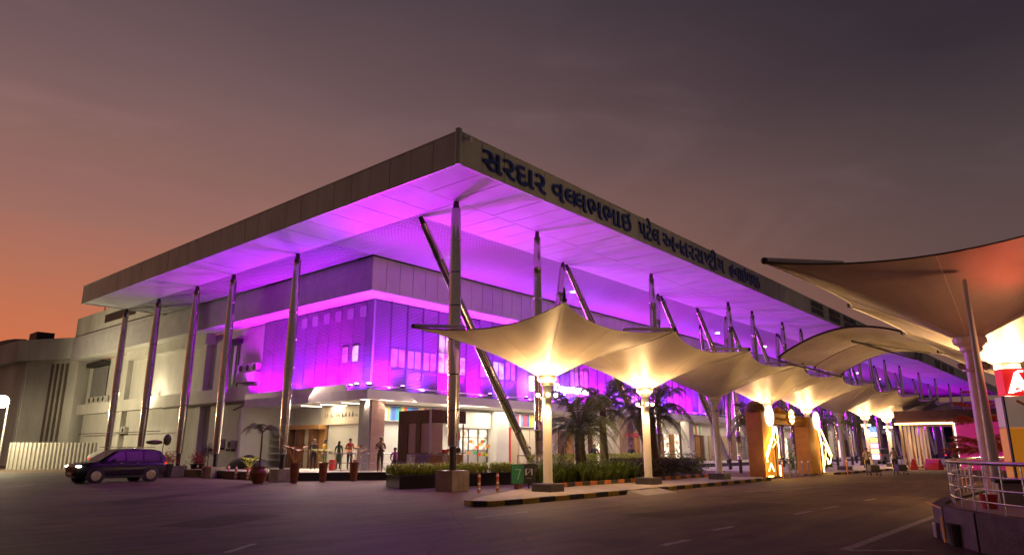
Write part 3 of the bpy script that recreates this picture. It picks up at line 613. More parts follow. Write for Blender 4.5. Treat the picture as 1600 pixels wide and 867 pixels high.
# ================================================================== STEEL COLUMNS
def column_mesh(base, top, r=.27):
    b = Vector(base); t_ = Vector(top); d = t_ - b; n_ = 24; cs = []; rs = []
    L_ = d.length
    for i in range(n_ + 1):
        u = i / n_; rad = r * (.72 + .28 * math.sin(pi * min(1, max(0, u * 1.02))) ** .7) if u < .5 else r * (.66 + .34 * math.sin(pi * u) ** .7)
        cs.append(b + d * u); rs.append(rad)
    return cs, rs
PED = {}
def column(name, base, top, label, r=.27, ped=None, hb=.9, detail=True, group='steel columns holding the roof'):
    base = Vector(base); top = Vector(top); t = thing(name, label, 'column', base, group=group); d = top - base; L_ = d.length; u = d.normalized()
    # shaft from hb above base to just under the soffit
    def rad(s): s = max(0, min(1, s)); return r * (.70 + .30 * math.sin(pi * s) ** .8)
    nb = 7 if detail else 1; s0 = hb / L_; s1 = 1 - .32 / L_
    for k in range(nb):
        a = s0 + (s1 - s0) * k / nb; b = s0 + (s1 - s0) * (k + 1) / nb
        cs = [d * (a + (b - a) * j / 3) for j in range(4)]; rs = [rad(a + (b - a) * j / 3) for j in range(4)]
        if detail: cs = [cs[0], cs[0] + u * .02, cs[0] + u * .03] + cs[1:-1] + [cs[-1] - u * .022, cs[-1] - u * .012]; rs = [rs[0] * .93, rs[0] * 1.04, rs[0]] + rs[1:-1] + [rs[-1], rs[-1] * 1.04]
        MB().rings(cs, rs, 18 if detail else 10).build('shaft_segment', 'steel', t, True)
    MB().rings([d * 0, d * s0 * 1.01], [r * .50, r * .56], 14).build('base_sleeve', 'steeld', t, True)
    MB().rings([d * (s1 - .01), d * (s1 + .012), d * .9995], [r * .62, r * .5, r * .42], 12).build('top_pin', 'steeld', t, True)
    return t
def pedestal(x, y, wd, h, label, m='stone', pan=True):
    t = thing('pedestal', label, 'pedestal', (x, y, 0), group='stone pedestals under the steel columns')
    s = wd / 2; MB().box(-s + .02, s - .02, -s + .02, s - .02, 0, h - .03).build('core', m, t)
    for a in range(4):
        q = Matrix.Rotation(a * pi / 2, 4, 'Z')
        for i0, i1 in ((-s, -s / 3), (-s / 3, s / 3), (s / 3, s)):
            b_ = MB().box(i0 + .006, i1 - .006, -s, -s + .022, .015, h - .032); b_.v = [tuple(q @ Vector(v)) for v in b_.v]; b_.build('stone_slab', m, t)
    MB().box(-s - .01, s + .01, -s - .01, s + .01, h - .03, h).build('cap', m, t); return t
column('steel_column', (3.06, 3.1, .75), (2.96, 3.1, ZB), 'big steel column at the roof corner standing on a stone pedestal', .265, hb=.95)
pedestal(3.06, 3.1, .95, .78, 'square stone pedestal under the corner column, nearest the striped kerb')
ordn = ['nearest', 'second nearest', 'third nearest', 'fourth nearest', 'farthest']
for i, y in enumerate([15.54, 22.56, 27.35, 33.23, 38.97]):
    column('steel_column', (3.06, y, .6), (3.06, y, ZB), 'steel column of the left roof side, %s the corner of the five' % ordn[i], .25, hb=.75)
    pedestal(3.06, y, .85, .62, 'stone pedestal under the left side steel column %s the corner' % ordn[i])
outerA = [8.55, 19.66, 30.75, 41.5, 52.6, 63.7, 74.8, 82.3, 93.3, 104.5, 115.6, 126.7, 138]
outerB = [35.1, 46.0, 57.2, 68.4]
names_ = ['first', 'second', 'third', 'fourth', 'fifth', 'sixth', 'seventh', 'eighth', 'ninth', 'tenth', 'eleventh', 'twelfth', 'thirteenth', 'fourteenth', 'fifteenth', 'sixteenth', 'seventeenth', 'eighteenth']
for i, x in enumerate(sorted(outerA + outerB)):
    column('steel_column', (x, 3.1, 0), (x, 3.1, ZB), 'upright steel column in the outer row behind the canopies, %s from the corner column' % names_[i], .215, detail=i < 6)
for i, x in enumerate([14.05, 25.0, 36.0, 47.1, 58.2, 69.3, 80.4, 91.5, 102.6, 113.7]):
    column('leaning_column', (x - (2.35 if i == 0 else 1.3), 5.62, 0), (x, 5.62, ZB), 'slightly leaning steel column in the inner row along the slatted ceiling edge, %s from the corner' % names_[i], .21, detail=i < 3)
inc = [3.25, 14.5, 25.6, 31.1, 36.7, 42.2, 47.8, 58.9, 64.4, 70.0, 81, 86.5, 92, 103, 114]
for i, x in enumerate(inc):
    column('slanted_column', (x + (8.6 if i == 0 else 9.6), 5.75 if i else 5.8, .2), (x, 5.75, ZB), 'slanting steel column leaning up to the soffit edge, %s from the roof corner' % names_[i], .225, detail=i < 5, group='slanted steel columns')
column('slanted_column', (44, 11.0, .2), (38.3, 9.0, ZB), 'thinner slanting column close to the louvred wall', .2, detail=False, group='slanted steel columns')

# ================================================================== LED FLOODS on the ledge
def flood(loc, label, group, col='bulbp'):
    t = thing('floodlight', label, 'floodlight', loc, group=group)
    MB().box(-.14, .14, -.10, .10, 0, .10).build('housing', 'steeld', t); MB().blob((0, 0, .13), .13, .10, .05, 10, 6).build('lens', col, t, True)
gR, gL = 'purple floodlights on the right ledge', 'purple floodlights on the left ledge'
k = 0; x = 9.2
while x < 142:
    yy = LY - 1.15 if False else LY - .75
    if x < 75: flood((x, LY - .72, 4.98), 'small purple floodlight on the ledge of the long side, %s from the building corner' % (names_[k] if k < 18 else 'far along'), gR)
    lamp('SPOT', (x, LY - 1.05, 5.15), SOFF * (1 if x < 80 else 1.4), [MAG, PNK, MAG, VIO, MAG][k % 5], aim=(x, 2.0, 12.0), size=.22, spot=118, blend=.8)
    k += 1; x += 3.7 if x < 40 else 7.4
for k, (y, c, pwr) in enumerate([(15.2, VIO, 1.0), (19.0, MAG, 1.0), (22.8, MAG, 1), (26.3, PNK, .7), (29.8, VIO, .22)]):
    if k < 4: flood((LX - .72, y, 4.98), 'purple floodlight on the left ledge, %s the building corner' % ordn[k], gL)
    lamp('SPOT', (LX - 1.05, y, 5.15), SOFF * .62 * pwr, c, aim=(1.2, y, 12), size=.22, spot=115, blend=.8)
flood((LX - .72, LY + .35, 5.0), 'bright purple floodlight just left of the ledge corner', gL, 'bulbc')
flood((LX - .6, LY - .6, 4.98), 'brightest purple floodlight right at the ledge corner', gR, 'bulbc')
lamp('SPOT', (LX - 1.05, LY - 1.05, 5.15), SOFF * 3.2, MAG, aim=(1.5, 1.5, 12), size=.2, spot=90, blend=.8)
lamp('SPOT', (LX - .2, LY - 1.15, 5.15), SOFF * 1.3, PNK, aim=(4.5, 2, 12), size=.2, spot=90, blend=.8)
# wall washers at the foot of the screens
k = 0
for y in [15.1, 16.6, 18.2, 19.8, 21.4, 23.0, 24.6, 25.9]:
    lamp('SPOT', (LX - .74, y, 4.95), WASH, [VIO, PNK, MAG, PNK, VIO, MAG, PNK, MAG][k], aim=(LX + .05, y, 6.6), size=.2, spot=140, blend=1); k += 1
x = 8.3; k = 0
while x < 95:
    lamp('SPOT', (x, LY - .78, 4.95), WASH * (1.7 if x < 50 else 2.8), [MAG, VIO, PNK, MAG, VIO, MAG][k % 6], aim=(x, LY + .05, 6.6), size=.2, spot=140, blend=1); x += 2.5 if x < 50 else 5; k += 1
for y in (27.5, 30): lamp('SPOT', (WX - 1.0, y, 5.9), 160, MAG, aim=(WX - .2, y, 9.8), size=.1, spot=110, blend=1)
# interior light under the ledge
lamp('AREA', (8.3, 20.0, LE - .12), 300, WW, aim=(8.6, 20.0, 0), size=(1.2, 7))
lamp('AREA', (7.0, 19.0, LE - .12), 420, (1, .74, .56), aim=(2.5, 15.0, 0), size=(.6, 7))
lamp('AREA', (9.5, 13.75, LE - .12), 650, (1, .74, .54), aim=(6.0, 6.0, 0), size=(5, .5))
lamp('AREA', (17.5, 13.75, LE - .12), 500, (1, .74, .54), aim=(14, 4.0, 0), size=(8, .5))
lamp('AREA', (13, 15.4, LE - .12), 330, (1, .86, .66), aim=(13, 15.2, 0), size=(8, 1.4))
lamp('AREA', (22, 15.4, LE - .12), 330, (1, .84, .62), aim=(22, 15.2, 0), size=(8, 1.4))
lamp('AREA', (38, 15.4, LE - .12), 420, (1, .78, .55), aim=(38, 15, 0), size=(20, 1.4))
lamp('AREA', (70, 15.4, LE - .12), 600, (1, .78, .55), aim=(70, 15, 0), size=(40, 1.4))

# ================================================================== TENSILE UMBRELLAS
def fdm(x0, x1, y0, y1, cx, cy, zc, zr, rr, shL, shR, shF=False, shB=False, nr=14, nt_=64, qe=10):
    """force-density form finding of an inverted-cone membrane with high corners"""
    ang = []; bd = []
    per = nt_ // 4
    cs = [(x0, y0), (x1, y0), (x1, y1), (x0, y1)]
    for c in range(4):
        a, b = cs[c], cs[(c + 1) % 4]
        for i in range(per): bd.append((a[0] + (b[0] - a[0]) * i / per, a[1] + (b[1] - a[1]) * i / per))
    N = (nr + 1) * nt_; idx = lambda i, j: i * nt_ + (j % nt_)
    P = np.zeros((N, 3))
    for j, (bx, by) in enumerate(bd):
        dx, dy = bx - cx, by - cy; L_ = math.hypot(dx, dy)
        for i in range(nr + 1):
            u = (i / nr) ** 1.35; P[idx(i, j)] = (cx + dx / L_ * (rr + (L_ - rr) * u), cy + dy / L_ * (rr + (L_ - rr) * u), zr + (zc - zr) * u)
    edges = []
    for j in range(nt_):
        for i in range(nr):
            rm = .5 * (np.hypot(*(P[idx(i, j)][:2] - (cx, cy))) + np.hypot(*(P[idx(i + 1, j)][:2] - (cx, cy)))); dr = np.linalg.norm(P[idx(i + 1, j)] - P[idx(i, j)])
            edges.append((idx(i, j), idx(i + 1, j), rm ** 1.15 / dr))
        for i in range(1, nr + 1):
            r_ = np.hypot(*(P[idx(i, j)][:2] - (cx, cy))); dl = np.linalg.norm(P[idx(i, j)] - P[idx(i, j + 1)])
            q = .30 / max(dl, .05)
            if i == nr:
                side = j // per; shared = (side == 0 and shF) or (side == 1 and shR) or (side == 2 and shB) or (side == 3 and shL)
                q = (9.0 if shared else 22.0) / dl * 1.0
            edges.append((idx(i, j), idx(i, j + 1), q))
    A = np.zeros((N, N)); 
    for a, b, q in edges: A[a, a] += q; A[b, b] += q; A[a, b] -= q; A[b, a] -= q
    for ax in range(3):
        fixed = set(idx(0, j) for j in range(nt_)) | set(idx(nr, c * per) for c in range(4))
        if ax == 0:
            if shR: fixed |= set(idx(nr, per + k) for k in range(per))
            if shL: fixed |= set(idx(nr, 3 * per + k) for k in range(per))
        fx = np.array(sorted(fixed)); fr = np.array([k for k in range(N) if k not in fixed])
        P[fr, ax] = np.linalg.solve(A[np.ix_(fr, fr)], -A[np.ix_(fr, fx)] @ P[fx, ax])
    F_ = [(idx(i, j), idx(i, j + 1), idx(i + 1, j + 1), idx(i + 1, j)) for i in range(nr) for j in range(nt_)]
    return P, F_, nr, nt_, per
UW = 7.1; HALF = 3.5
def umbrella_parts(t, first):
    P, F_, nr, nt_, per = fdm(-UW / 2, UW / 2, -HALF, HALF, 0, 0, 6.0, 4.22, .3, not first, True)
    mb = MB(); mb.add([tuple(v) for v in P], F_); mo = mb.build('membrane', 'mem', t, True)
    # edge cables / seams
    for side in range(4):
        pts = [tuple(P[nr * nt_ + (side * per + k) % nt_]) for k in range(per + 1)]
        MB().tube(pts, .022, 5).build('edge_cable', 'steeld' if side in (1, 3) else 'umast', t, True)
    for k in range(0, nt_, per // 2):
        pts = [tuple(Vector(P[i * nt_ + k]) - Vector((0, 0, .004))) for i in range(nr + 1)]
        MB().tube(pts, .010, 4).build('membrane_seam', 'umast', mo, True)
    # mast, capital, collar
    MB().rings([(0, 0, .42), (0, 0, .46), (0, 0, 3.55), (0, 0, 3.95)], [.20, .17, .165, .165], 16).build('mast', 'umast', t, True)
    MB().lathe([(.19, 3.86), (.24, 3.90), (.24, 3.98), (.32, 4.05), (.36, 4.08), (.36, 4.20), (.30, 4.24)], n=18).build('capital', 'umast', t)
    MB().lathe([(.20, 3.40), (.25, 3.41), (.25, 3.45), (.20, 3.46)], n=18).build('collar', 'umast', t)
    for sx, sy in ((-1, -1), (1, -1), (1, 1), (-1, 1)):
        cj = 0 if (sx, sy) == (-1, -1) else (per if (sx, sy) == (1, -1) else (2 * per if (sx, sy) == (1, 1) else 3 * per)); ax, ay = sx * UW / 2 * .60, sy * HALF * .60; MB().rings([(ax, ay, 6.04), (sx * UW / 2, sy * HALF, 6.07)], [.05, .065], 8).build('corner_arm', 'umast', t, True); MB().rings([(ax, ay, 6.04), (ax * .98, ay * .98, 5.45)], [.03, .03], 6).build('arm_strut', 'steeld', t, True)
        MB().blob((sx * UW / 2, sy * HALF, 6.05), .09, .09, .09).bar((sx * UW / 2, sy * HALF, 6.0), (sx * (UW / 2 - .3), sy * (HALF - .3), 5.93), .04).build('corner_clamp', 'steeld', t)
    bo = MB().box(-.42, .42, -.42, .42, 0, .40).build('plinth', 'plinth', t, bevel=.02)
    return t
def umb_lamps(x, y, s_=1):
    lamp('SPOT', (x - .30, y - .34, 3.3), 260 * s_, WARM, aim=(x - .9, y - .9, 0), size=.12, spot=150, blend=.6)
    lamp('POINT', (x - .32, y + .36, 3.2), 95 * s_, WARM, size=.1)
    for k in range(4):
        a = R(221) + k * pi / 2; px, py = x + .56 * cos(a), y + .56 * sin(a)
        lamp('SPOT', (px, py, 3.62), UMB * s_ * 1.6, WARM, aim=(x + 1.35 * cos(a), y + 1.35 * sin(a), 5.6), size=.07, spot=150, blend=.9)
def lights_on(t, x, y, lit, strength=1.0):
    for k in range(4):
        a = pi / 4 + k * pi / 2; px, py = .30 * cos(a), .30 * sin(a)
        m_ = MB().rings([(px * .65, py * .65, 3.45), (px, py, 3.47)], [.02, .02], 6).build('lamp_arm', 'steeld', t)
        MB().lathe([(.03, -.02), (.07, .02), (.08, .10), (.05, .12)], (px * 1.1, py * 1.1, 3.47), 10).build('uplight', 'bulbw' if lit else 'grey', t, True)
    if lit:
        umb_lamps(x, y)
group_u = 'white tensile umbrella canopies along the pavement'
proto = {}
lit = [1, 1, 0, 1, 1, 0, 1, 1, 0, 0]
for i in range(10):
    x = 3.55 + UW * i; key = (i == 0, lit[i])
    lab = '%s inverted umbrella canopy of the row by the hedge, %s' % (['first and largest', 'second', 'third', 'fourth', 'fifth', 'sixth', 'seventh', 'eighth', 'ninth', 'tenth'][i], 'glowing with warm light' if lit[i] else 'with its lamps unlit')
    if key not in proto:
        t = thing('umbrella_canopy', lab, 'canopy', (x, -1.3, .1), group=group_u); umbrella_parts(t, i == 0)
        t.location.z = 0; lights_on(t, x, -1.3, lit[i], 1.0); proto[key] = t
        if i == 0: MB().rings([(-UW / 2, -HALF, 6.05), (-UW / 2, -HALF, 6.45)], [.07, .02], 8).build('finial', 'steeld', t)
    else:
        dup(proto[key], (x, -1.3, 0), 0, lab)
        if lit[i]:
            umb_lamps(x, -1.3)
rowB = 'white tensile umbrella canopies on the railed island'
for i in range(4):
    x = 3.05 + UW * i; L_ = i in (1, 3); lab = '%s canopy over the railed island at right, %s' % (['nearest', 'second', 'third', 'fourth'][i], 'brightly lit from its mast' if L_ else 'its underside dusky and unlit by its mast')
    if i == 0:
        key = (True, 0)
        t = thing('umbrella_canopy', lab, 'canopy', (x, -14.75, 0), group=rowB); umbrella_parts(t, True); lights_on(t, x, -14.75, False); pB = t
    else:
        dup(proto[(False, 1)] if L_ else proto[(False, 0)], (x, -14.75, 0), 0, lab, rowB)
        if L_:
            umb_lamps(x, -14.75, 2.0)
# --- vaulted canopy over the road
V = thing('vaulted_canopy', 'arched fabric canopy bridging the road between the two umbrella rows', 'canopy', (0, 0, 0))
def arcp(x, u, lift=0): y = -4.75 - 7.0 * u; return (x, y, 6.0 + 1.15 * math.sin(pi * min(1, u * 1.0)) ** .9 + lift)
xsv = [17.9, 20.5, 23.2, 25.5, 28.0]
for a, b, in ((17.9, 23.2), (23.2, 28.2)):
    mb = MB(); nu, nv = 24, 8; vs = []
    for j in range(nv + 1):
        f_ = j / nv; x = a + (b - a) * f_
        for i in range(nu + 1):
            y_ = arcp(x, i / nu); vs.append((x, y_[1], y_[2] - .30 * math.sin(pi * f_) * math.sin(pi * i / nu)))
    mb.add(vs, [(j * (nu + 1) + i, j * (nu + 1) + i + 1, (j + 1) * (nu + 1) + i + 1, (j + 1) * (nu + 1) + i) for j in range(nv) for i in range(nu)]); mb.build('membrane', 'mem', V, True)
for x in (17.9, 23.2, 28.2): MB().tube([arcp(x, i / 24, .03) for i in range(25)], .055, 6).build('arch_rib', 'steeld', V, True)
for x in (17.9, 23.2, 28.2): MB().tube([arcp(x, .02, -.05), (x, -4.75, 5.9), (x, -4.9, 6.0)], .05, 6).build('rib_shoe', 'steeld', V)
MB().tube([(18.2, -8.2, 6.55), (28.2, -8.9, 6.6)], .05, 6).build('tie_beam', 'steeld', V); MB().tube([(17.9, -4.8, 5.85), (28.2, -4.8, 5.85)], .045, 6).build('tie_beam', 'steeld', V); MB().tube([(20, -7.2, 6.9), (25.0, -10.2, 6.5)], .045, 6).build('tie_beam', 'steeld', V)
MB().tube([(17.9, -11.7, 5.9), (28.2, -11.7, 5.9)], .045, 6).build('tie_beam', 'steeld', V)

#PART2
# ================================================================== PLANTING
def leaf_mesh(mb, n, boxf, size, droop=.3, rnd=random):
    for _ in range(n):
        c = Vector(boxf()); a = rnd.uniform(0, 2 * pi); el = rnd.uniform(-.3, 1.1); L_ = size * rnd.uniform(.6, 1.3)
        d = Vector((cos(a) * cos(el), sin(a) * cos(el), sin(el))) * L_; s_ = Vector((-sin(a), cos(a), rnd.uniform(-.4, .4))) * L_ * .28
        mb.add([c, c + d * .5 - s_, c + d - Vector((0, 0, droop * L_)), c + d * .5 + s_], [(0, 1, 2, 3)])
def blades(mb, c, n, h, wd, rnd=random):
    for _ in range(n):
        a = rnd.uniform(0, 2 * pi); out = rnd.uniform(.25, .8) * h; hh = h * rnd.uniform(.6, 1.1); s_ = Vector((-sin(a), cos(a), 0)) * wd
        p0 = Vector(c); p1 = p0 + Vector((cos(a) * out * .4, sin(a) * out * .4, hh * .7)); p2 = p0 + Vector((cos(a) * out, sin(a) * out, hh * rnd.uniform(.55, .95)))
        mb.add([p0 - s_ * .6, p0 + s_ * .6, p1 + s_, p1 - s_, p2], [(0, 1, 2, 3), (3, 2, 4)])
def frond_mesh(L_, rise, droop, seed, wl=.42, n=26, m_='frond'):
    rnd = random.Random(seed); mb = MB(); pts = []
    for i in range(n + 1):
        u = i / n; pts.append(Vector((L_ * (u - .12 * u * u), 0, rise * math.sin(u * 1.9) - droop * u ** 2.4)))
    mb.rings(pts[::3], [.022 * (1 - .7 * i / (n / 3)) for i in range(len(pts[::3]))], 4)
    for i in range(3, n):
        u = i / n; l = wl * math.sin(pi * min(1, u * .86 + .12)) ** .6; d = (pts[i + 1] - pts[i - 1]).normalized()
        for s_ in (-1, 1):
            for kk in (0, .5):
                p_ = pts[i].lerp(pts[i + 1], kk); tip = p_ + Vector((0, s_, 0)) * l * .8 + d * l * .55 + Vector((0, 0, -l * rnd.uniform(.25, .75)))
                mb.add([p_, p_ + d * .035, tip + d * .008, tip], [(0, 1, 2, 3)])
    return mb
def palm(loc, label, h, L_, nf, seed, group='palms between the canopies and the terminal', r=.20):
    rnd = random.Random(seed); t = thing('palm_tree', label, 'palm', loc, group=group)
    n_ = 16; cs = [(.05 * math.sin(i * .4), 0, h * i / n_) for i in range(n_ + 1)]; rs = [r * (1.35 if i == 0 else 1.0 + .10 * (i % 2) - .015 * i) for i in range(n_ + 1)]
    MB().rings(cs, rs, 12, True, Vector((0, 0, 1)).to_track_quat('Z', 'Y')).build('trunk', 'trunk', t, True)
    var = [frond_mesh(L_, L_ * .42, L_ * .55, seed + 1), frond_mesh(L_ * .9, L_ * .25, L_ * .8, seed + 2), frond_mesh(L_ * .85, L_ * .75, L_ * .25, seed + 3)]
    srcs = []
    for k, v in enumerate(var):
        o = v.build('frond', 'frond', t); o.location = (0, 0, h); o.rotation_euler = (0, 0, k * 2.1); srcs.append(o)
    for k in range(nf - 3):
        v = 2 if k < nf * .3 else (0 if k < nf * .65 else 1)
        inst(srcs[v], t, (0, 0, h - (.0 if v == 2 else .08 if v == 0 else .2)), (rnd.uniform(-.15, .15), rnd.uniform(-.22, .18), k * 2.399 + rnd.uniform(-.2, .2)), (rnd.uniform(.8, 1.1),) * 3)
    return t
palm((10.4, 2.1, .2), 'drooping date palm nearest the corner, just right of the first canopy mast', 2.25, 2.5, 46, 3, r=.27)
palm((17.0, 2.0, .2), 'dense palm behind the second canopy mast', 3.1, 2.6, 44, 13, r=.25)
palm((14.2, 3.3, .2), 'palm crowding behind the two front palms beside the second canopy mast', 3.5, 2.2, 32, 43, r=.2)
palm((29.0, 1.2, .1), 'palm seen through the golden arch', 3.2, 2.2, 26, 23)
palm((37.5, 1.5, .1), 'palm right of the golden arch behind the unlit sixth canopy', 3.6, 2.6, 30, 33)
palm((47.0, 2.2, .1), 'palm between the lit seventh and eighth canopies', 3.8, 2.8, 30, 34)
palm((56.5, 2.0, .1), 'farthest palm along the pavement', 3.8, 2.8, 26, 35)
# hedge in the bed
rnd = random.Random(2)
def bx(x0, x1, y0, y1, z0, z1): return lambda: (rnd.uniform(x0, x1), rnd.uniform(y0, y1), z0 + (z1 - z0) * rnd.random() ** .7)
mb = MB(); leaf_mesh(mb, 9000, bx(12.6, 19.7, .55, 2.6, .2, 1.12), .13, rnd=rnd)
tag(mb.build('clipped_hedge', 'dhedge'), 'dark clipped hedge between the second and third canopy masts', 'hedge')
mb = MB()
for i in range(330): blades(mb, (rnd.uniform(5.6, 12.7), rnd.uniform(.4, 1.9), .2), 16, rnd.uniform(.6, 1.15), .028, rnd)
tag(mb.build('broad_leaf_plants', 'hedge'), 'mass of arching green strap leaves in the kerbed bed around the first palm', 'plants')['kind'] = 'stuff'
mb = MB(); leaf_mesh(mb, 4200, bx(9.6, 20, 4.0, 4.9, .9, 1.35), .12, rnd=rnd)
mb.m = 1; mb.box(9.5, 20, 3.95, 4.95, .13, .72)
tag(mb.build('back_hedge', ['lime', 'greyp']), 'bright green low hedge in a trough behind the striped bed', 'hedge')
for i, (x, y, lb) in enumerate([(20.4, 1.6, 'leafy bush at the far end of the kerbed bed'), (21.3, 3.4, 'second leafy bush left of the golden arch'), (34.5, .6, 'bush behind the sixth canopy mast'), (41.0, .8, 'bush behind the seventh canopy mast')]):
    mb = MB(); leaf_mesh(mb, 700, lambda: (x + rnd.gauss(0, .5), y + rnd.gauss(0, .4), .2 + abs(rnd.gauss(.45, .35))), .2, rnd=rnd); tag(mb.build('leafy_bush', 'hedge'), lb, 'bush')
# dark granite planter with lime plants
PL = thing('granite_planter', 'long black granite planter full of lime green spiky plants beside the corner column', 'planter')
pp = [(2.35, 5.45), (9.75, 4.75), (9.75, 6.9), (3.4, 7.6)]
MB().prism(pp, 0, .55).build('trough', 'granite', PL, bevel=.02)
for i in range(7):
    a = Vector((2.35, 5.45, 0)).lerp(Vector((9.75, 4.75, 0)), i / 7); b = Vector((2.35, 5.45, 0)).lerp(Vector((9.75, 4.75, 0)), (i + 1) / 7); d = (b - a).normalized(); q = a + Vector((d.y, -d.x, 0)) * .012
    MB().box(.01, (b - a).length - .01, 0, .02, .02, .53).build('granite_slab', 'granite', PL, loc=q, rz=math.atan2(d.y, d.x))
mb = MB()
for i in range(420):
    u = rnd.random(); y0 = 5.45 - .7 * u + .2; yy = y0 + rnd.random() * 1.6; blades(mb, (2.7 + 6.9 * u + .3 * rnd.random(), yy, .55), 15, rnd.uniform(.36, .58), .02, rnd)
tag(mb.build('lime_plants', 'lime'), 'lime green spiky plants filling the black planter', 'plants')['kind'] = 'stuff'
# pots
def pot(loc, label, hgt=.75, r=.26, kind='fan', m='terra', leafm='lime', shape='cone', ph=.7):
    t = thing('potted_plant', label, 'potted plant', loc, group='potted plants by the terminal')
    if shape == 'urn': prof = [(r * .6, 0), (r * .95, hgt * .35), (r * 1.15, hgt * .65), (r * .9, hgt * .9), (r * 1.0, hgt), (r * .85, hgt), (r * .8, hgt * .85)]
    else: prof = [(r * .62, 0), (r * .7, hgt * .1), (r, hgt * .92), (r * 1.08, hgt * .93), (r * 1.08, hgt), (r * .85, hgt), (r * .8, hgt * .9)]
    MB().lathe(prof, n=16).build('pot', m, t, True)
    mb = MB(); rn_ = random.Random(str(label))
    if kind == 'fan':
        for k in range(9):
            a = k * .7; top = Vector((.38 * cos(a), .38 * sin(a), hgt + ph * rn_.uniform(.7, 1.1))); mb.rings([(0, 0, hgt * .9), top], [.012, .008], 4)
            for j in range(9):
                b = a - .9 + j * .22; d = Vector((cos(b), sin(b), .35)) * .32; s_ = Vector((-sin(b), cos(b), 0)) * .03; mb.add([top - s_, top + s_, top + d + s_ * .3, top + d - s_ * .3], [(0, 1, 2, 3)])
        mb.build('foliage', leafm, t)
    elif kind == 'palm':
        MB().rings([(0, 0, hgt * .9), (.02, 0, hgt + 1.0), (0, 0, hgt + 1.7)], [.05, .04, .03], 8).build('stem', 'trunk', t, True)
        f_ = frond_mesh(1.15, .55, .75, 5, .3, 16).build('frond', leafm, t); f_.location = (0, 0, hgt + 1.6)
        for k in range(9): inst(f_, t, (0, 0, hgt + 1.6), (0, rn_.uniform(-.3, .2), k * .75 + .4))
    elif kind == 'bush':
        leaf_mesh(mb, 420, lambda: (rn_.gauss(0, .24), rn_.gauss(0, .24), hgt + abs(rn_.gauss(.25, .22))), .14, rnd=rn_); mb.build('foliage', leafm, t)
    elif kind == 'topiary':
        MB().rings([(0, 0, hgt * .9), (0, 0, hgt + ph)], [.03, .025], 6).build('stem', 'trunk', t, True)
        leaf_mesh(mb, 500, lambda: (rn_.gauss(0, .2), rn_.gauss(0, .2), hgt + ph + rn_.gauss(.2, .16)), .12, rnd=rn_); mb.build('foliage', leafm, t)
    elif kind == 'bird':
        MB().rings([(0, 0, hgt * .9), (.05, 0, hgt + 1.2)], [.03, .02], 6).build('stem', 'trunk', t, True)
        for a, c, sz in ((2.4, (-.45, .1, 1.5), (.5, .2, .14)), (.2, (.25, 0, 1.65), (.24, .2, .34))): mb.blob((c[0], c[1], hgt + c[2] - .3), *sz, 10, 6)
        mb.build('foliage', leafm, t, True)
    return t
pot((1.3, 14.6, 0), 'glossy round terracotta urn with a small palm beside the second column pedestal', .78, .40, 'palm', shape='urn', leafm='hedge')
pot((2.55, 13.5, 0), 'tall terracotta pot of orange fan leaves nearest the pedestal', .95, .25, 'fan', leafm='orange')
pot((4.2, 13.55, 0), 'middle tall terracotta pot with sparse green plant before the platform', .95, .24, 'fan', leafm='lime', ph=.55)
pot((5.75, 13.1, 0), 'rightmost tall terracotta pot of orange fan leaves before the platform', .95, .24, 'fan', leafm='orange')
pot((1.7, 26.6, 0), 'leftmost urn with a thin double headed shrub behind the car', .8, .36, 'bird', shape='urn', leafm='dhedge')
pot((4.4, 27.6, 0), 'pot with broad reddish bush near the third column', .7, .4, 'bush', leafm='red_redlit_leaf', m='dark')
pot((3.9, 25.2, 0), 'red pot with round topiary ball by the fourth column', .6, .26, 'topiary', m='red', leafm='dhedge')
pot((4.9, 22.0, 0), 'red pot with leafy plant beneath the wall air conditioners', .55, .28, 'fan', m='red', leafm='lime', ph=.5)
pot((1.9, 26.0, 0), 'dark square topped pot right of the leftmost urn', .75, .3, 'bush', m='dark', leafm='red_redlit_leaf')
tp = MB(); tp.rings([(5.2, 25.4, .0), (5.4, 24.6, .5), (5.7, 23.6, .75), (6.0, 22.6, .5), (6.2, 22.0, 0)], [.25, .5, .55, .5, .25], 10)
tag(tp.build('tarpaulin_heap', 'dark', None, True), 'black tarpaulin heap against the white wall under the air conditioners', 'tarpaulin')

# ================================================================== KIOSK
K = thing('kiosk', 'small brown slatted wood kiosk with beige window behind the lime planter', 'kiosk')
x0, x1, y0, y1 = 6.3, 8.75, 8.0, 10.35
def kb(n, m, *b): return MB().box(*b).build(n, m, K)
kb('base', 'greyp', x0, x0 + 1.0, y0 + .02, y1, 0, 1.40); kb('core', 'dark', x0 + .45, x0 + 1.0, y0 + .9, y1 - .02, 1.40, 2.9)
kb('back_wall', 'wood', x0 + 1.0, x1, y1 - .1, y1, 0, 2.87)
kb('roof', 'wood', x0 + .03, x1, y0 + .03, y1, 2.86, 3.44)
n_ = 17
for i in range(n_): a = x0 + i * (x1 - x0) / n_; kb('wood_slat', 'wood', a, a + .11, y0 - .03, y0 + .025, 2.84, 3.46)
n_ = 16
for i in range(n_): a = y0 + .03 + i * (y1 - y0 - .03) / n_; kb('wood_slat', 'wood', x0 - .03, x0 + .025, a, a + .11, 2.84, 3.46)
for i in range(5): a = y1 - .14 - i * .145; kb('wood_slat', 'wood', x0 - .03, x0 + .02, a, a + .11, 1.0, 2.835)
kb('side_wall', 'wood', x0 + .03, x0 + .1, y1 - .75, y1 - .002, 1.402, 2.855)
kb('window_panel', 'beige', x0 + .01, x0 + .06, y1 - 1.33, y1 - .76, 1.41, 2.83); kb('window_post', 'wood', x0 - .03, x0 + .1, y1 - 1.66, y1 - 1.34, 1.405, 2.85)
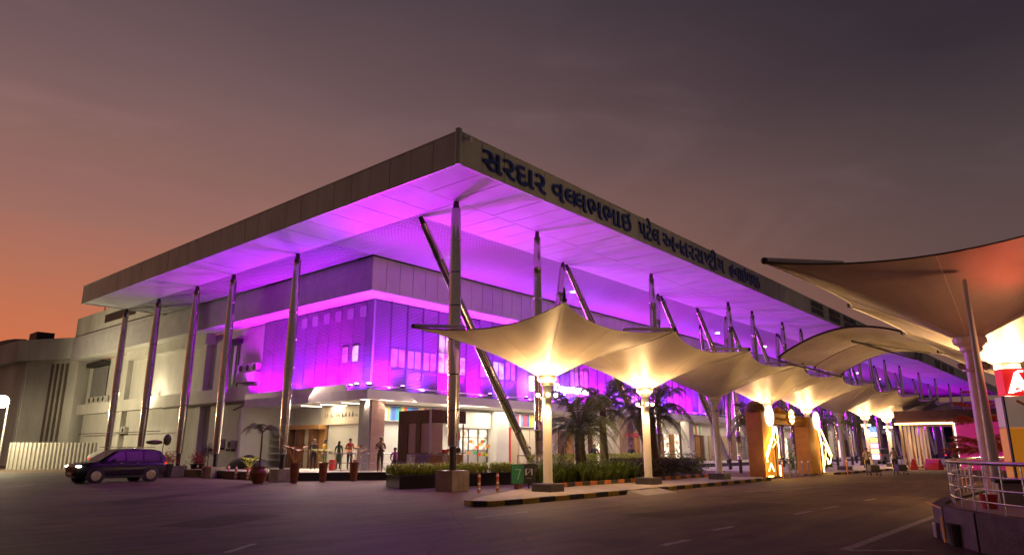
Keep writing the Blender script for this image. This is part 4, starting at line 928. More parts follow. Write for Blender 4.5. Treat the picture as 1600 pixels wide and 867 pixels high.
kb('window_panel', 'beige', x0 + .012, x0 + .05, y0 + .06, y1 - 1.70, 1.43, 2.82); kb('window_panel', 'beige', x0 + .06, x0 + .85, y0 + .012, y0 + .05, 1.43, 2.82)
kb('corner_post', 'acw', x0 - .04, x0 + .05, y0 - .04, y0 + .05, 1.405, 3.48)
kb('poster', 'whitep', x0 - .03, x0 - .004, y1 - 1.35, y1 - .75, .45, 1.35)
kb('front_panel', 'wood2', x0 + .05, x0 + .85, y0 - .01, y0 + .018, .05, 1.38); kb('front_panel', 'cream', x0 + .87, x0 + 1.2, y0 - .01, y0 + .4, .05, 1.38); kb('front_panel', 'wood2', x0 + 1.22, x1 - .2, y0 - .01, y0 + .4, .05, 1.34)
kb('counter', 'wood2', x0 + .86, x1 - .1, y0 - .1, y0 + .5, 1.382, 1.44)
kb('red_notice', 'red', x1 - .35, x1 - .1, y0 + .3, y0 + .34, 2.05, 2.4); kb('post', 'chrome', x1 - .1, x1 - .04, y0 + .1, y0 + .16, 0, 2.83)
for i in range(4): kb('counter_goods', ['red', 'orange', 'lime', 'dark'][i], x0 + 1.0 + i * .32, x0 + 1.18 + i * .32, y0 + .05, y0 + .2, 1.442, 1.58 + .03 * i)
# railings
def railing(name, pts, z0, h, label, rails=(1, .55), step=1.2, m='chrome', r=.025):
    t = thing(name, label, 'railing', (0, 0, 0))
    P_ = [Vector((*p_, z0)) for p_ in pts]
    for rr in rails: MB().tube([p_ + Vector((0, 0, h * rr)) for p_ in P_], r if rr == 1 else r * .7, 8).build('rail', m, t, True)
    for a, b in zip(P_, P_[1:]):
        n_ = max(1, round((b - a).length / step))
        for i in range(n_ + (1 if b is P_[-1] else 0)):
            q = a.lerp(b, i / n_); MB().rings([q, q + Vector((0, 0, h))], [r * .9] * 2, 8).build('post', m, t, True)
    return t
railing('railing', [(5.0, 14.9), (7.5, 13.2), (9.0, 11.8)], .42, .95, 'steel handrail on the platform edge behind the guard', (1, .5, .1), 1.1)
railing('railing', [(5.0, 7.85), (7.0, 7.72)], .0, 1.3, 'purple tinted steel rail in front of the slatted kiosk', (1, .55), 1.6)
railing('railing', [(10.9, 6.4), (30, 6.6)], .13, 1.15, 'long steel rail behind the palms', (1, .5), 2.0)

# bollards
def bollard(loc, label, g_='striped bollards'):
    t = thing('bollard', label, 'bollard', loc, group=g_)
    MB().rings([(0, 0, 0), (0, 0, .66), (0, 0, .7)], [.055, .055, .03], 12).build('post', 'korg', t, True)
    for z, m_ in ((.12, 'whitep'), (.30, 'whitep'), (.46, 'red'), (.57, 'whitep')): MB().rings([(0, 0, z), (0, 0, z + .07)], [.058, .058], 12).build('band', m_, t, True)
    return t
b0 = bollard((2.9, 1.5, 0), 'orange and white striped bollard just right of the corner pedestal')
dup(b0, (4.0, 1.55, 0), 0, 'orange and white striped bollard left of the green sign')
for (x, y, lb) in [(3.4, 27.2, 'first from the left of the bollards before the white wing'), (3.5, 25.6, 'second from the left of the bollards before the white wing'), (2.6, 23.0, 'bollard against the fourth column pedestal'), (3.3, 21.4, 'first bollard right of the fourth column pedestal'), (2.9, 19.8, 'second bollard right of the fourth column pedestal'), (2.6, 18.0, 'bollard nearest the glossy urn')]:
    dup(b0, (x, y, 0), 0, 'striped ' + lb)
# small signs near first mast
def board(loc, label, m, strokes, rz):
    t = thing('sign_board', label, 'sign', loc, rz); MB().box(-.03, .03, -.02, .02, 0, .6).build('post', 'steeld', t)
    b_ = MB().box(-.24, .24, -.03, -.0, .35, 1.02).build('board', m, t); f_ = MB().box(-.26, .26, -.02, .005, .33, 1.04).build('frame', 'steeld', t)
    for a, c in strokes: MB().bar((a[0], -.036, a[1]), (c[0], -.036, c[1]), .045, .01).build('stroke', 'whitep', b_)
    return t
board((3.8, .35, .0), 'small green sign board on a post left of the first canopy mast', 'green', [((-.1, .85), (.1, .85)), ((.1, .85), (.0, .5))], -.55)
board((4.7, .55, .0), 'small black sign board with white figures behind the first canopy mast', 'dark', [((-.12, .85), (.12, .85)), ((-.12, .85), (-.12, .62)), ((-.12, .62), (.12, .85)), ((.12, .85), (.12, .62)), ((-.1, .5), (.1, .5))], -.55)
for (x, y, lb, m_) in ((4.3, .75, 'small bucket between the two sign boards', 'terra'), (6.4, .9, 'orange traffic cone half hidden in the leaves by the first mast', 'orange')):
    tag(MB().lathe([(.22, 0), (.22, .04), (.16, .05), (.05, .6), (.02, .62)] if m_ == 'orange' else [(.13, 0), (.17, .3), (.15, .3)], n=12).build('traffic_cone' if m_ == 'orange' else 'bucket', m_, loc=(x, y, .13 if m_ == 'orange' else .0)), lb, 'cone' if m_ == 'orange' else 'bucket')

# ================================================================== GOLDEN ARCH
A = thing('golden_arch', 'golden festive arch with glowing outline dancers on its two pillars', 'arch')
def ab(n, m, *b, p=None, bv=0): return MB().box(*b).build(n, m, p or A, bevel=bv)
Pl = ab('pillar', 'gold', 21.6, 23.6, -2.2, -1.3, .13, 3.7, bv=.02); Pr = ab('pillar', 'gold', 29.2, 31.2, -2.2, -1.3, .1, 3.6, bv=.02)
MB().lathe([(.5, 3.6), (.56, 3.75), (.45, 4.05), (.2, 4.2), (.05, 4.25)], (21.9, -1.75, 0), 14).build('dome', 'wood', A, True)
bm_ = ab('beam', 'gold', 23.603, 29.197, -2.0, -1.5, 3.02, 3.62)
MB().box(23.603, 29.197, -2.03, -2.003, 3.55, 3.62).box(23.603, 29.197, -2.03, -2.003, 3.02, 3.08).build('beam_moulding', 'wood2', bm_)
for i in range(16): x = 23.9 + i * .33; MB().lathe([(.06, 0), (.1, .06), (.02, .16)], (x, -2.05, 3.24), 8).build('ornament', 'wood2', bm_)
MB().lathe([(.5, 0), (.42, .2), (.2, .38), (.05, .45)], (25.4, -1.75, 3.6), 12).build('finial', 'gold', A, True)
def disc(c, r, m, n=24, th=.08):
    return MB().rings([(c[0], c[1], c[2]), (c[0], c[1] - th, c[2])], [r, r], n, True, Vector((0, -1, 0)).to_track_quat('Z', 'Y'))
d1 = disc((22.6, -2.25, 3.43), .58, 'ledw').build('lit_disc', 'ledw', A); disc((22.6, -2.33, 3.43), .40, 'ledv', th=.02).build('disc_ring', 'ledv', d1); disc((22.6, -2.35, 3.43), .28, 'ledw', th=.02).build('disc_centre', 'ledw', d1)
d2 = disc((30.6, -2.25, 3.39), .58, 'ledw').build('lit_disc', 'ledw', A); disc((30.6, -2.33, 3.39), .38, 'ledv', th=.02).build('disc_ring', 'ledv', d2); disc((30.6, -2.35, 3.39), .3, 'ledw', th=.02).build('disc_centre', 'ledw', d2)
mdl = disc((26.5, -2.05, 3.5), .42, 'led').build('medallion', 'gold', A)
for k in range(8): a = k * pi / 4; MB().blob((26.5 + .34 * cos(a), -2.17, 3.5 + .34 * sin(a)), .09, .05, .09).build('petal_lamp', 'led', mdl, True)
MB().blob((26.5, -2.17, 3.5), .13, .06, .13).build('centre_lamp', 'led', mdl, True)
for L_, r in [([(23.05, 2.81), (21.47, 1.29), (21.53, .94)], .065), ([(23.2, 2.81), (22.1, 1.7), (21.6, 1.2)], .03), ([(23.24, 2.81), (23.36, 1.61), (23.31, 1.12)], .035), ([(23.3, .72), (23.29, .15)], .05), ([(21.63, .45), (22.02, .85), (22.37, .43)], .035), ([(21.54, .17), (22.18, .17)], .04),
              ([(22.7, 2.85), (22.5, 2.4), (23.0, 2.0), (22.5, 1.7)], .03), ([(30.52, 2.86), (30.87, 1.76), (30.82, .2)], .045), ([(30.94, 2.87), (31.81, 2.09), (32.69, 1.21), (32.19, .71)], .045), ([(31.17, 2.02), (31.73, 1.78), (31.37, 1.11), (31.09, .59)], .035), ([(31.37, 1.11), (31.85, .97), (31.86, .65)], .035), ([(32.3, 1.2), (31.9, 1.6), (31.5, 1.5)], .03)]:
    MB().tube([(x, -2.38, z) for x, z in L_], r * .8, 6).build('led_outline', 'led', A, True)
MB().box(22.9, 23.0, -2.36, -2.3, .14, 2.7).build('outline_frame', 'steeld', A); MB().box(30.9, 32.3, -2.36, -2.3, 1.1, 1.16).build('outline_frame', 'steeld', A); MB().box(30.7, 30.78, -2.36, -2.3, .1, 2.9).build('outline_frame', 'steeld', A)
for x, z in ((22.0, 1.8), (23.2, 1.0), (30.9, 1.8), (26.5, 3.4)): lamp('POINT', (x, -2.9, z), 42, (1, .55, .14), size=.25)
# thin bollards and chain posts in the crossing
for i, (x, y) in enumerate([(24.1, -2.2), (25.2, -2.2), (26.3, -2.2), (27.4, -2.2), (28.5, -2.2), (33.6, -3.0)]):
    t = thing('slim_post', 'slim post in the crossing under the golden arch, %s from the left' % names_[i], 'post', (x, y, 0), group='slim posts at the crossing')
    MB().rings([(0, 0, 0), (0, 0, 1.0), (0, 0, 1.04)], [.05, .05, .02], 10).build('post', 'korg' if i in (0, 5) else 'grey', t, True); MB().rings([(0, 0, .8), (0, 0, .9)], [.054, .054], 10).build('band', 'whitep', t)

# ================================================================== PEOPLE
def person(loc, rz, label, h=1.7, shirt=(.3, .3, .3), pants=(.05, .05, .08), pose='stand', skirt=False, cat='person', group=None, hairlen=0, seed=0, guard=False):
    rnd = random.Random(seed); s = h / 1.7
    V_ = []; E_ = []; Rd = []; tg = []
    def v(x, y, z, r, tagv, par=None):
        V_.append((x * s, y * s, z * s)); Rd.append(r * s); tg.append(tagv); i = len(V_) - 1
        if par is not None: E_.append((par, i))
        return i
    sit = pose == 'sit'; dz = -.42 if sit else 0
    pel = v(0, 0, .95 + dz, .125, 'p'); wst = v(0, .0, 1.10 + dz, .115, 's', pel); ch = v(0, .01, 1.28 + dz, .13, 's', wst); nk0 = v(0, .0, 1.42 + dz, .085, 's', ch); nk = v(0, .01, 1.49 + dz, .05, 'k', nk0)
    hd = v(0, .03, 1.58 + dz, .085, 'k', nk); ht = v(0, .02, 1.67 + dz, .075, 'k', hd)
    st = .14 if pose == 'walk' else .02
    for sd in (-1, 1):
        fy = st * sd
        if sit: hp = v(sd * .09, .02, .90 + dz, .10, 'p', pel); kn = v(sd * .11, .42, .50, .065, 'p', hp); an = v(sd * .11, .40, .09, .045, 'p', kn); to = v(sd * .12, .55, .045, .04, 'f', an)
        else: hp = v(sd * .09, 0, .86, .10, 'p', pel); kn = v(sd * .10, fy * .6 + .02, .49, .066, 'p', hp); an = v(sd * .10, fy - .02, .09, .045, 'p', kn); to = v(sd * .11, fy + .13, .045, .04, 'f', an)
        sh = v(sd * .17, 0, 1.40 + dz, .065, 's', nk0)
        if pose in ('hold', 'phone') and (sd == 1 or pose == 'hold'):
            el = v(sd * .25, -.02, 1.13 + dz, .045, 's', sh); wr = v(sd * .12, .22, 1.22 + (dz if pose == 'hold' else .16), .032, 'k', el); dirv = Vector((-sd * .4, .9, .3)).normalized()
        elif pose == 'fold': el = v(sd * .26, 0, 1.14, .045, 's', sh); wr = v(sd * .02, .19, 1.18, .034, 'k', el); dirv = Vector((-sd, .1, .1)).normalized()
        elif sit: el = v(sd * .24, .02, 1.14 + dz, .045, 's', sh); wr = v(sd * .16, .27, .62, .032, 'k', el); dirv = Vector((0, 1, -.2)).normalized()
        else: el = v(sd * .23, -.03 - fy * .3, 1.13, .045, 's', sh); wr = v(sd * .24, .05 - fy * .6, .90, .032, 'k', el); dirv = Vector((0, .25, -1)).normalized()
        W_ = Vector(V_[wr]) / s; pm = v(*(W_ + dirv * .07), .030, 'k', wr)
        side = dirv.cross(Vector((sd, 0, 0))); side = side.normalized() if side.length > .1 else Vector((0, 0, 1))
        for kf in range(4):
            off = side * (kf - 1.5) * .021; L_ = (.055, .07, .066, .05)[kf]; b_ = W_ + dirv * .10 + off
            f1 = v(*b_, .011, 'k', pm); f2 = v(*(b_ + dirv * L_ * .6), .010, 'k', f1); v(*(b_ + dirv * L_ + Vector((0, .012, 0))), .008, 'k', f2)
        t1 = v(*(W_ + dirv * .045 + side * .035), .012, 'k', pm); v(*(W_ + dirv * .085 + side * .055), .010, 'k', t1)
    me = bpy.data.meshes.new('person'); me.from_pydata(V_, E_, []); o = bpy.data.objects.new('person', me); COL.objects.link(o)
    md = o.modifiers.new('skin', 'SKIN'); 
    for i, sv in enumerate(me.skin_vertices[0].data): sv.radius = (Rd[i], Rd[i]); sv.use_root = (i == pel)
    sb = o.modifiers.new('sub', 'SUBSURF'); sb.levels = 1; sb.render_levels = 1
    bpy.context.view_layer.update(); m2 = bpy.data.meshes.new_from_object(o.evaluated_get(bpy.context.evaluated_depsgraph_get())); o.modifiers.clear(); o.data = m2
    key = '%02x%02x%02x' % tuple(int(c * 255) for c in shirt); kp_ = '%02x%02x%02x' % tuple(int(c * 255) for c in pants)
    for mm_ in (mat('cloth_' + key, shirt, .8), mat('cloth_' + kp_, pants, .8), M['skinp'], M['dark']): m2.materials.append(mm_)
    A_ = np.array(V_); mid = [(V_[a], V_[b], tg[b]) for a, b in E_]
    seg = [(Vector(a), Vector(b), t_) for a, b, t_ in mid]; code = {'s': 0, 'p': 1, 'k': 2, 'f': 3}
    for pl in m2.polygons:
        c = pl.center; best = 1e9; bt = 's'
        for a, b, t_ in seg:
            d = b - a; u = max(0, min(1, (c - a).dot(d) / max(d.length_squared, 1e-9))); q = (a + d * u - c).length
            if q < best: best = q; bt = t_
        pl.material_index = code[bt]; pl.use_smooth = True
    o.location = loc; o.rotation_euler[2] = rz; tag(o, label, cat, group)
    hz = (1.63 + dz) * s
    hb = MB().blob((0, -.012 * s, hz + .012 * s), .088 * s, .098 * s, .088 * s, 12, 8)
    if hairlen: hb.blob((0, -.07 * s, hz - .12 * s), .08 * s, .05 * s, .18 * s, 10, 6)
    hb.v = [(x, y - (.02 * s if z < hz else 0), z) for x, y, z in hb.v]; hb.build('hair', 'hair', o, True)
    fc = MB().blob((0, .105 * s, hz - .035 * s), .012 * s, .02 * s, .02 * s, 6, 4); fc.build('nose', 'skinp', o, True)
    for sd in (-1, 1):
        MB().blob((sd * .03 * s, .098 * s, hz - .01 * s), .011 * s, .008 * s, .007 * s, 6, 4).build('eye', 'hair', o, True); MB().blob((sd * .085 * s, .02 * s, hz - .02 * s), .012 * s, .02 * s, .028 * s, 6, 4).build('ear', 'skinp', o, True)
    MB().box(-.022 * s, .022 * s, .098 * s, .106 * s, hz - .072 * s, hz - .064 * s).build('mouth', 'red', o)
    if guard:
        MB().rings([(0, 0, 1.00 * s), (0, 0, 1.06 * s)], [.135 * s, .132 * s], 16).build('belt', 'dark', o, True); MB().blob((0, -.01 * s, hz + .06 * s), .10 * s, .115 * s, .045 * s, 12, 6).build('beret', 'dhedge', o, True)
        MB().bar((-.22 * s, .24 * s, 1.02 * s), (.24 * s, .26 * s, 1.34 * s), .035 * s, .05 * s).build('rifle', 'dark', o); MB().bar((-.1 * s, .24 * s, 1.10 * s), (-.16 * s, .24 * s, .98 * s), .03 * s).build('rifle_grip', 'dark', o)
    if skirt: MB().rings([(0, 0, 1.0 * s), (0, 0, .7 * s), (0, 0, .35 * s)], [.14 * s, .19 * s, .23 * s], 16).build('kurta', 'cloth_' + key if False else MATS['cloth_' + key], o, True)
    return o
cr = 'people gathered at the entrance'
face = pi + .7
person((7.2, 19.0, .43), 2.6, 'person in black shirt standing leftmost at the wooden doorway', 1.72, (.03, .03, .03), (.02, .02, .02), seed=1, group=cr)
person((7.6, 18.5, .43), 1.2, 'person in yellow shirt and jeans standing in the entrance group', 1.70, (.65, .42, .03), (.05, .08, .16), 'stand', seed=2, group=cr)
person((8.25, 18.0, .43), -.9, 'person in dark green kurta behind the yellow shirted one', 1.62, (.03, .06, .03), (.03, .03, .03), skirt=True, hairlen=1, seed=3, group=cr)
person((8.3, 17.0, .43), 2.9, 'person in red shirt and dark trousers at the entrance', 1.76, (.40, .03, .04), (.04, .05, .09), 'hold', seed=4, group=cr)
person((9.0, 16.7, .43), 2.0, 'person in grey shirt rightmost of the entrance group', 1.65, (.18, .15, .17), (.03, .03, .04), seed=5, group=cr)
person((7.15, 12.75, .43), 2.45, 'uniformed guard in khaki standing at the platform rail', 1.78, (.30, .25, .12), (.13, .11, .06), 'hold', seed=6, guard=True)
person((7.9, 12.45, .43), 2.4, 'person in purple sitting beside the kiosk', 1.65, (.30, .05, .32), (.03, .03, .04), 'sit', seed=7)
tag(MB().box(7.72, 8.08, 12.27, 12.63, .434, .80).build('stool', 'dark', bevel=.03), 'dark stool under the seated person by the kiosk', 'stool')
person((16.5, 9.4, .13), 2.5, 'person in white shirt at the lit shopfront behind the planter', 1.7, (.75, .72, .68), (.05, .05, .06), seed=8)
person((13.2, 7.5, .13), 3.5, 'person in dark clothes, head showing over the planter hedge', 1.6, (.05, .06, .09), (.03, .03, .04), seed=9)
person((14.2, 7.4, .13), 2.5, 'person in blue shirt walking behind the hedge', 1.65, (.05, .12, .25), (.03, .03, .04), 'walk', seed=10)
person((19.5, 7.5, .13), 2.2, 'person in navy and red clothes between the palms', 1.75, (.06, .05, .14), (.3, .04, .07), 'hold', skirt=True, seed=11)
person((20.6, 7.7, .13), 3.2, 'person in crimson kurta between the palms', 1.65, (.42, .03, .06), (.1, .03, .04), 'stand', skirt=True, hairlen=1, seed=12)
person((24.6, 8.0, .13), 2.2, 'person in dark green shirt behind the second mast', 1.72, (.04, .07, .04), (.2, .2, .2), 'walk', seed=13)
person((27.0, 8.1, .13), 2.0, 'person in blue beside the red stall behind the palms', 1.7, (.05, .08, .3), (.05, .05, .08), seed=14)
person((27.4, -.2, .1), 1.0, 'person with white shirt crossing under the golden arch', 1.68, (.62, .55, .50), (.05, .05, .08), 'walk', seed=15)
person((29.6, .3, .1), 2.0, 'person in dark clothes under the golden arch beam', 1.7, (.06, .04, .04), (.03, .03, .03), 'walk', seed=16)
person((33.2, -4.4, 0), R(-60), 'person in pale shirt pushing the first luggage trolley on the road', 1.68, (.40, .33, .27), (.07, .06, .06), 'hold', seed=17)
person((36.7, -5.2, 0), R(-60), 'person in beige shirt pushing the second luggage trolley on the road', 1.7, (.42, .34, .26), (.07, .06, .06), 'hold', seed=18)
person((33.5, -9.3, 0), R(160), 'person in dark clothes walking on the road near the railed island', 1.75, (.10, .08, .06), (.03, .025, .02), 'walk', seed=19)
for (x, y, lb, m_) in ((7.3, 17.2, 'red suitcase standing by the yellow shirted person', 'red'), (8.0, 15.9, 'dark suitcase standing right of the red shirted person', 'dark')):
    b_ = MB().box(-.2, .2, -.13, .13, .05, .62); b_.bar((-.12, 0, .62), (-.12, 0, .95), .02).bar((.12, 0, .62), (.12, 0, .95), .02).bar((-.12, 0, .95), (.12, 0, .95), .025)
    tag(b_.build('suitcase', m_, loc=(x, y, .40), rz=.5, bevel=.02), lb, 'suitcase')
def trolley(loc, rz, label):
    t = thing('luggage_trolley', label, 'trolley', loc, rz, 'luggage trolleys on the road')
    MB().box(-.5, .5, -.32, .32, .20, .24).build('deck', 'dark', t); MB().tube([(-.5, -.3, .22), (-.62, -.3, .95), (-.62, .3, .95), (-.5, .3, .22)], .02, 6).build('handle', 'chrome', t, True)
    MB().box(-.4, .42, -.27, .27, .242, .62).build('suitcase', 'plinth', t, bevel=.04)
    for x in (-.4, .4):
        for y in (-.28, .28): MB().rings([(x, y - .02, .07), (x, y + .02, .07)], [.07, .07], 10).build('wheel', 'tyre', t)
trolley((32.4, -4.9, 0), R(210), 'luggage trolley with dark suitcase nearer the golden arch'); trolley((35.8, -5.7, 0), R(210), 'luggage trolley with dark suitcase right of the arch, by the second kerb')

# red stall + stalls behind palms
S_ = thing('red_stall', 'small red topped stall glowing white behind the palms', 'stall', (28.0, 9.0, .13))
MB().box(-1.2, 1.2, -.5, .5, 0, 1.0).build('counter', 'red', S_); MB().box(-1.4, 1.4, -.7, .7, 2.3, 2.6).build('awning', 'red', S_); MB().box(-.5, .3, -.42, -.36, 1.1, 2.2).build('light_box', 'panel_l', S_)
for x in (-1.25, 1.2): MB().box(x, x + .06, -.5, -.44, 1.0, 2.3).build('post', 'whitep', S_)

# water barriers
def barrier(loc, rz, label):
    t = thing('traffic_barrier', label, 'barrier', loc, rz, 'red and white barriers')
    MB().add([(-.75, -.28, 0), (.75, -.28, 0), (.75, .28, 0), (-.75, .28, 0), (-.70, -.10, .85), (.70, -.10, .85), (.70, .10, .85), (-.70, .10, .85)], [(3, 2, 1, 0), (4, 5, 6, 7), (0, 1, 5, 4), (1, 2, 6, 5), (2, 3, 7, 6), (3, 0, 4, 7)]).build('body', 'red', t, bevel=.03)
    MB().box(-.6, .6, -.24, -.20, .35, .55).build('white_band', 'whitep', t); return t
barrier((48.6, -3.9, 0), .2, 'left red and white traffic barrier at the far kerb'); barrier((49.3, -5.2, 0), .9, 'right red and white traffic barrier at the far kerb')

# far portal canopy + magenta booth
Pt = thing('portal_canopy', 'dark flat canopy across the far road with warm lit posts', 'canopy')
MB().box(50, 62, -11.5, -2.6, 3.75, 4.75).build('roof', 'roofd', Pt, bevel=.05); MB().box(49.9, 50, -6.9, -2.6, 3.62, 3.74).build('light_strip', 'led', Pt); MB().box(50.2, 61, -6.7, -2.7, 3.70, 3.745).build('ceiling_panel', 'cream', Pt)
for i in range(8):
    a = 50.4 + i * 1.5; MB().bar((a, -6.8, 0), (a, -6.8, 3.7), .16).build('post', 'cream', Pt); MB().bar((a, -2.9, 0), (a, -2.9, 3.7), .16).build('post', 'cream', Pt)
    if i % 2 == 0: MB().bar((a + 1.4, -2.9, 0), (a, -2.9, 3.7), .10).build('brace', 'wood2', Pt); MB().bar((a, -6.75, 0), (a + 1.3, -6.75, 3.7), .10).build('brace', 'wood2', Pt)
lamp('AREA', (55, -4.8, 3.6), 260, (1, .72, .42), aim=(55, -4.8, 0), size=(9, 3.5))
Bo = thing('magenta_booth', 'magenta glass booth glowing under the far dark canopy', 'booth')
for i in range(4): MB().box(50.0, 50.08, -8.05 - i * 1.15, -6.95 - i * 1.15, .35, 3.7).build('wall_panel', 'pinkp', Bo)
MB().box(50.09, 60, -11.4, -6.95, .0, 3.70).build('room', 'pinkp', Bo); MB().box(49.96, 49.99, -11.4, -6.95, 1.5, 1.55).build('trim', 'whitep', Bo)
MB().bar((49.95, -6.93, .3), (49.95, -6.93, 3.7), .1).build('white_edge', 'ledw', Bo)
for i in range(3): MB().bar((49.95, -8.3 - i * .9, .4), (49.95, -9.2 - i * .9, 3.0), .05).build('brace', 'whitep', Bo)
# far hall (closing the road) + coloured sign
FH = thing('far_hall', 'dark far hall wall closing the road beyond the portal', 'building')
MB().box(150, 160, -60, 30, 0, 11).build('wall', 'oldwhite', FH)
for i in range(10): MB().box(149.9, 149.99, -40 + i * 6, -37 + i * 6, 3, 6).build('window', 'glass', FH)
sg = thing('lit_totem', 'narrow totem of stacked coloured lights left of the far portal', 'sign', (58, 1.2, 0))
for i, (c, e) in enumerate([((.2, .4, 1), 2), ((.7, .85, 1), 3), ((1, .45, .1), 3), ((1, .4, .8), 3), ((1, .9, .2), 3), ((1, .6, .9), 3)]): MB().box(-.3, .3, -.3, .3, 3.3 - i * .52, 3.72 - i * .52).build('light_cell', mat('lit_cell_%d' % i, (.5, .5, .5), .5, emit=c, es=e), sg)
MB().box(-.1, .1, -.1, .1, 0, .7).build('post', 'grey', sg)

# ================================================================== VEHICLES
def car(loc, rz, label, paint='carp', L_=4.3, Wd=1.78, H_=1.62, cat='car', lit=True, group=None, name='parked_car'):
    t = thing(name, label, cat, loc, rz, group); hw = Wd / 2
    st = [(-.5, .55, .80, .35, .80), (-.47, .86, .92, .28, .90), (-.40, .97, .97, .22, .98), (-.30, 1, 1, .20, 1.03), (-.12, 1, 1, .20, 1.05), (.2, 1, 1, .20, 1.06), (.40, .99, .98, .22, 1.05), (.47, .94, .94, .28, 1.0), (.5, .75, .86, .38, .9)]
    vs = []; nk = 16
    for u, wf, wg, z0, z1 in st:
        for k in range(nk):
            a = 2 * pi * k / nk + pi / nk; cx_, cz_ = cos(a), sin(a); px = math.copysign(abs(cx_) ** .38, cx_); pz = math.copysign(abs(cz_) ** .45, cz_)
            vs.append((u * L_, px * hw * wf * (1 if pz < .2 else .97), (z0 + z1) / 2 + pz * (z1 - z0) / 2))
    fs = [(i * nk + k, (i + 1) * nk + k, (i + 1) * nk + (k + 1) % nk, i * nk + (k + 1) % nk) for i in range(len(st) - 1) for k in range(nk)] + [tuple(range(nk)), tuple((len(st) - 1) * nk + k for k in range(nk))[::-1]]
    MB().add(vs, fs).build('body', paint, t, True)
    cab = [(-.27, 1.0, .84), (-.17, 1.30, .80), (-.07, H_ - .08, .73), (.02, H_ - .01, .71), (.16, H_, .71), (.34, H_ - .04, .70), (.42, H_ - .12, .70), (.475, 1.25, .78), (.49, 1.0, .82)]; vs = []; nk2 = 10
    for u, z, wf in cab:
        for k in range(nk2):
            f_ = -1 + 2 * k / (nk2 - 1); zz = z - .05 * abs(f_) ** 4; vs.append((u * L_, f_ * hw * wf, zz))
    n0 = len(vs); fs = [(i_ * nk2 + k, i_ * nk2 + k + 1, (i_ + 1) * nk2 + k + 1, (i_ + 1) * nk2 + k) for i_ in range(len(cab) - 1) for k in range(nk2 - 1)]
    for u, z, wf in cab: vs += [(u * L_, -hw * .92, .96), (u * L_, hw * .92, .96)]
    for i_ in range(len(cab) - 1): fs += [(i_ * nk2, (i_ + 1) * nk2, n0 + 2 * i_ + 2, n0 + 2 * i_), ((i_ + 1) * nk2 + nk2 - 1, i_ * nk2 + nk2 - 1, n0 + 2 * i_ + 1, n0 + 2 * i_ + 3)]
    MB().add(vs, fs).build('cabin', paint, t, True)
    for sd in (-1, 1):
        def q(u, z): wf = .92 + (.715 - .92) * (z - .96) / (H_ - .06 - .96); return (u * L_, sd * (hw * wf + .02), z)
        for ua, ub, uc, ud in ((-.205, -.005, -.005, -.075), (0.01, .20, .20, 0.01), (.215, .43, .375, .215)):
            mb_ = MB().add([q(ua, 1.04), q(ub, 1.04), q(uc, H_ - .17), q(ud, H_ - .17)], [(0, 1, 2, 3) if sd < 0 else (3, 2, 1, 0)]); mb_.build('window', 'glass', t)
        for uu in (-.31, .30):
            wh = MB().rings([(uu * L_, sd * (hw - .20), .34), (uu * L_, sd * (hw - .18), .34), (uu * L_, sd * (hw + .0), .34), (uu * L_, sd * (hw + .02), .34)], [.31, .355, .355, .31], 22, True, Vector((0, 1, 0)).to_track_quat('Z', 'Y')).build('wheel', 'tyre', t, True)
            MB().rings([(uu * L_, sd * (hw + .021), .34), (uu * L_, sd * (hw + .03), .34)], [.24, .20], 16, True, Vector((0, 1, 0)).to_track_quat('Z', 'Y')).build('rim', 'chrome', wh)
        MB().bar((-.16 * L_, sd * (hw + .02), 1.02), (-.13 * L_, sd * (hw + .18), 1.10), .14, .1).build('mirror', paint, t)
        MB().blob((-.474 * L_, sd * hw * .68, .80), .10, .24, .055, 12, 6).build('headlight', 'head' if lit else 'glass', t, True); MB().rings([(-.31 * L_, sd * (hw - .012), .36), (-.31 * L_, sd * (hw + .008), .36)], [.41, .41], 22, True, Vector((0, 1, 0)).to_track_quat('Z', 'Y')).build('wheel_arch', 'dark', t); MB().rings([(.30 * L_, sd * (hw - .012), .36), (.30 * L_, sd * (hw + .008), .36)], [.41, .41], 22, True, Vector((0, 1, 0)).to_track_quat('Z', 'Y')).build('wheel_arch', 'dark', t); MB().box(-.42 * L_, .44 * L_, sd * hw - .015, sd * hw + .015, .24, .34).build('sill_trim', 'dark', t)
        MB().blob((.485 * L_, sd * hw * .74, .92), .06, .14, .10, 10, 6).build('tail_light', 'tail', t, True)
        MB().bar((-.16 * L_, sd * (hw * .70), H_ + .04), (.34 * L_, sd * (hw * .66), H_ + .04), .04).build('roof_rail', 'chrome', t)
        for uu in (.0, .19): MB().bar((uu * L_ - .3, sd * (hw + .012), .93), (uu * L_ - .15, sd * (hw + .012), .93), .03).build('door_handle', 'chrome', t)
    MB().add([(-.262 * L_, -hw * .76, 1.04), (-.262 * L_, hw * .76, 1.04), (-.17 * L_, hw * .74, 1.30), (-.17 * L_, -hw * .74, 1.30), (-.08 * L_, hw * .66, H_ - .10), (-.08 * L_, -hw * .66, H_ - .10)], [(0, 1, 2, 3), (3, 2, 4, 5)]).build('windscreen', 'glass', t, loc=(-.035, 0, .02))
    MB().box(-.5 * L_ - .015, -.485 * L_, -.45, .45, .55, .72).build('grille', 'dark', t); MB().box(-.5 * L_ - .03, -.5 * L_ - .016, -.25, .25, .42, .52).build('number_plate', 'whitep', t)
    return t
car((-2.6, 21.4, 0), R(4), 'dark purple sport utility car with headlights on, driving left before the white wing', H_=1.66)
lamp('SPOT', (-5.0, 21.2, .82), 160, (.95, 1, .75), aim=(-14, 20.0, .0), size=.1, spot=70, blend=.7)
car((86, -1.0, 0), R(180), 'dark car parked beneath the far portal canopy', L_=4.2, H_=1.5, lit=False); 
car((66, 2.6, .12), R(172), 'silver car parked behind the far pavement palms', 'acw', lit=False)

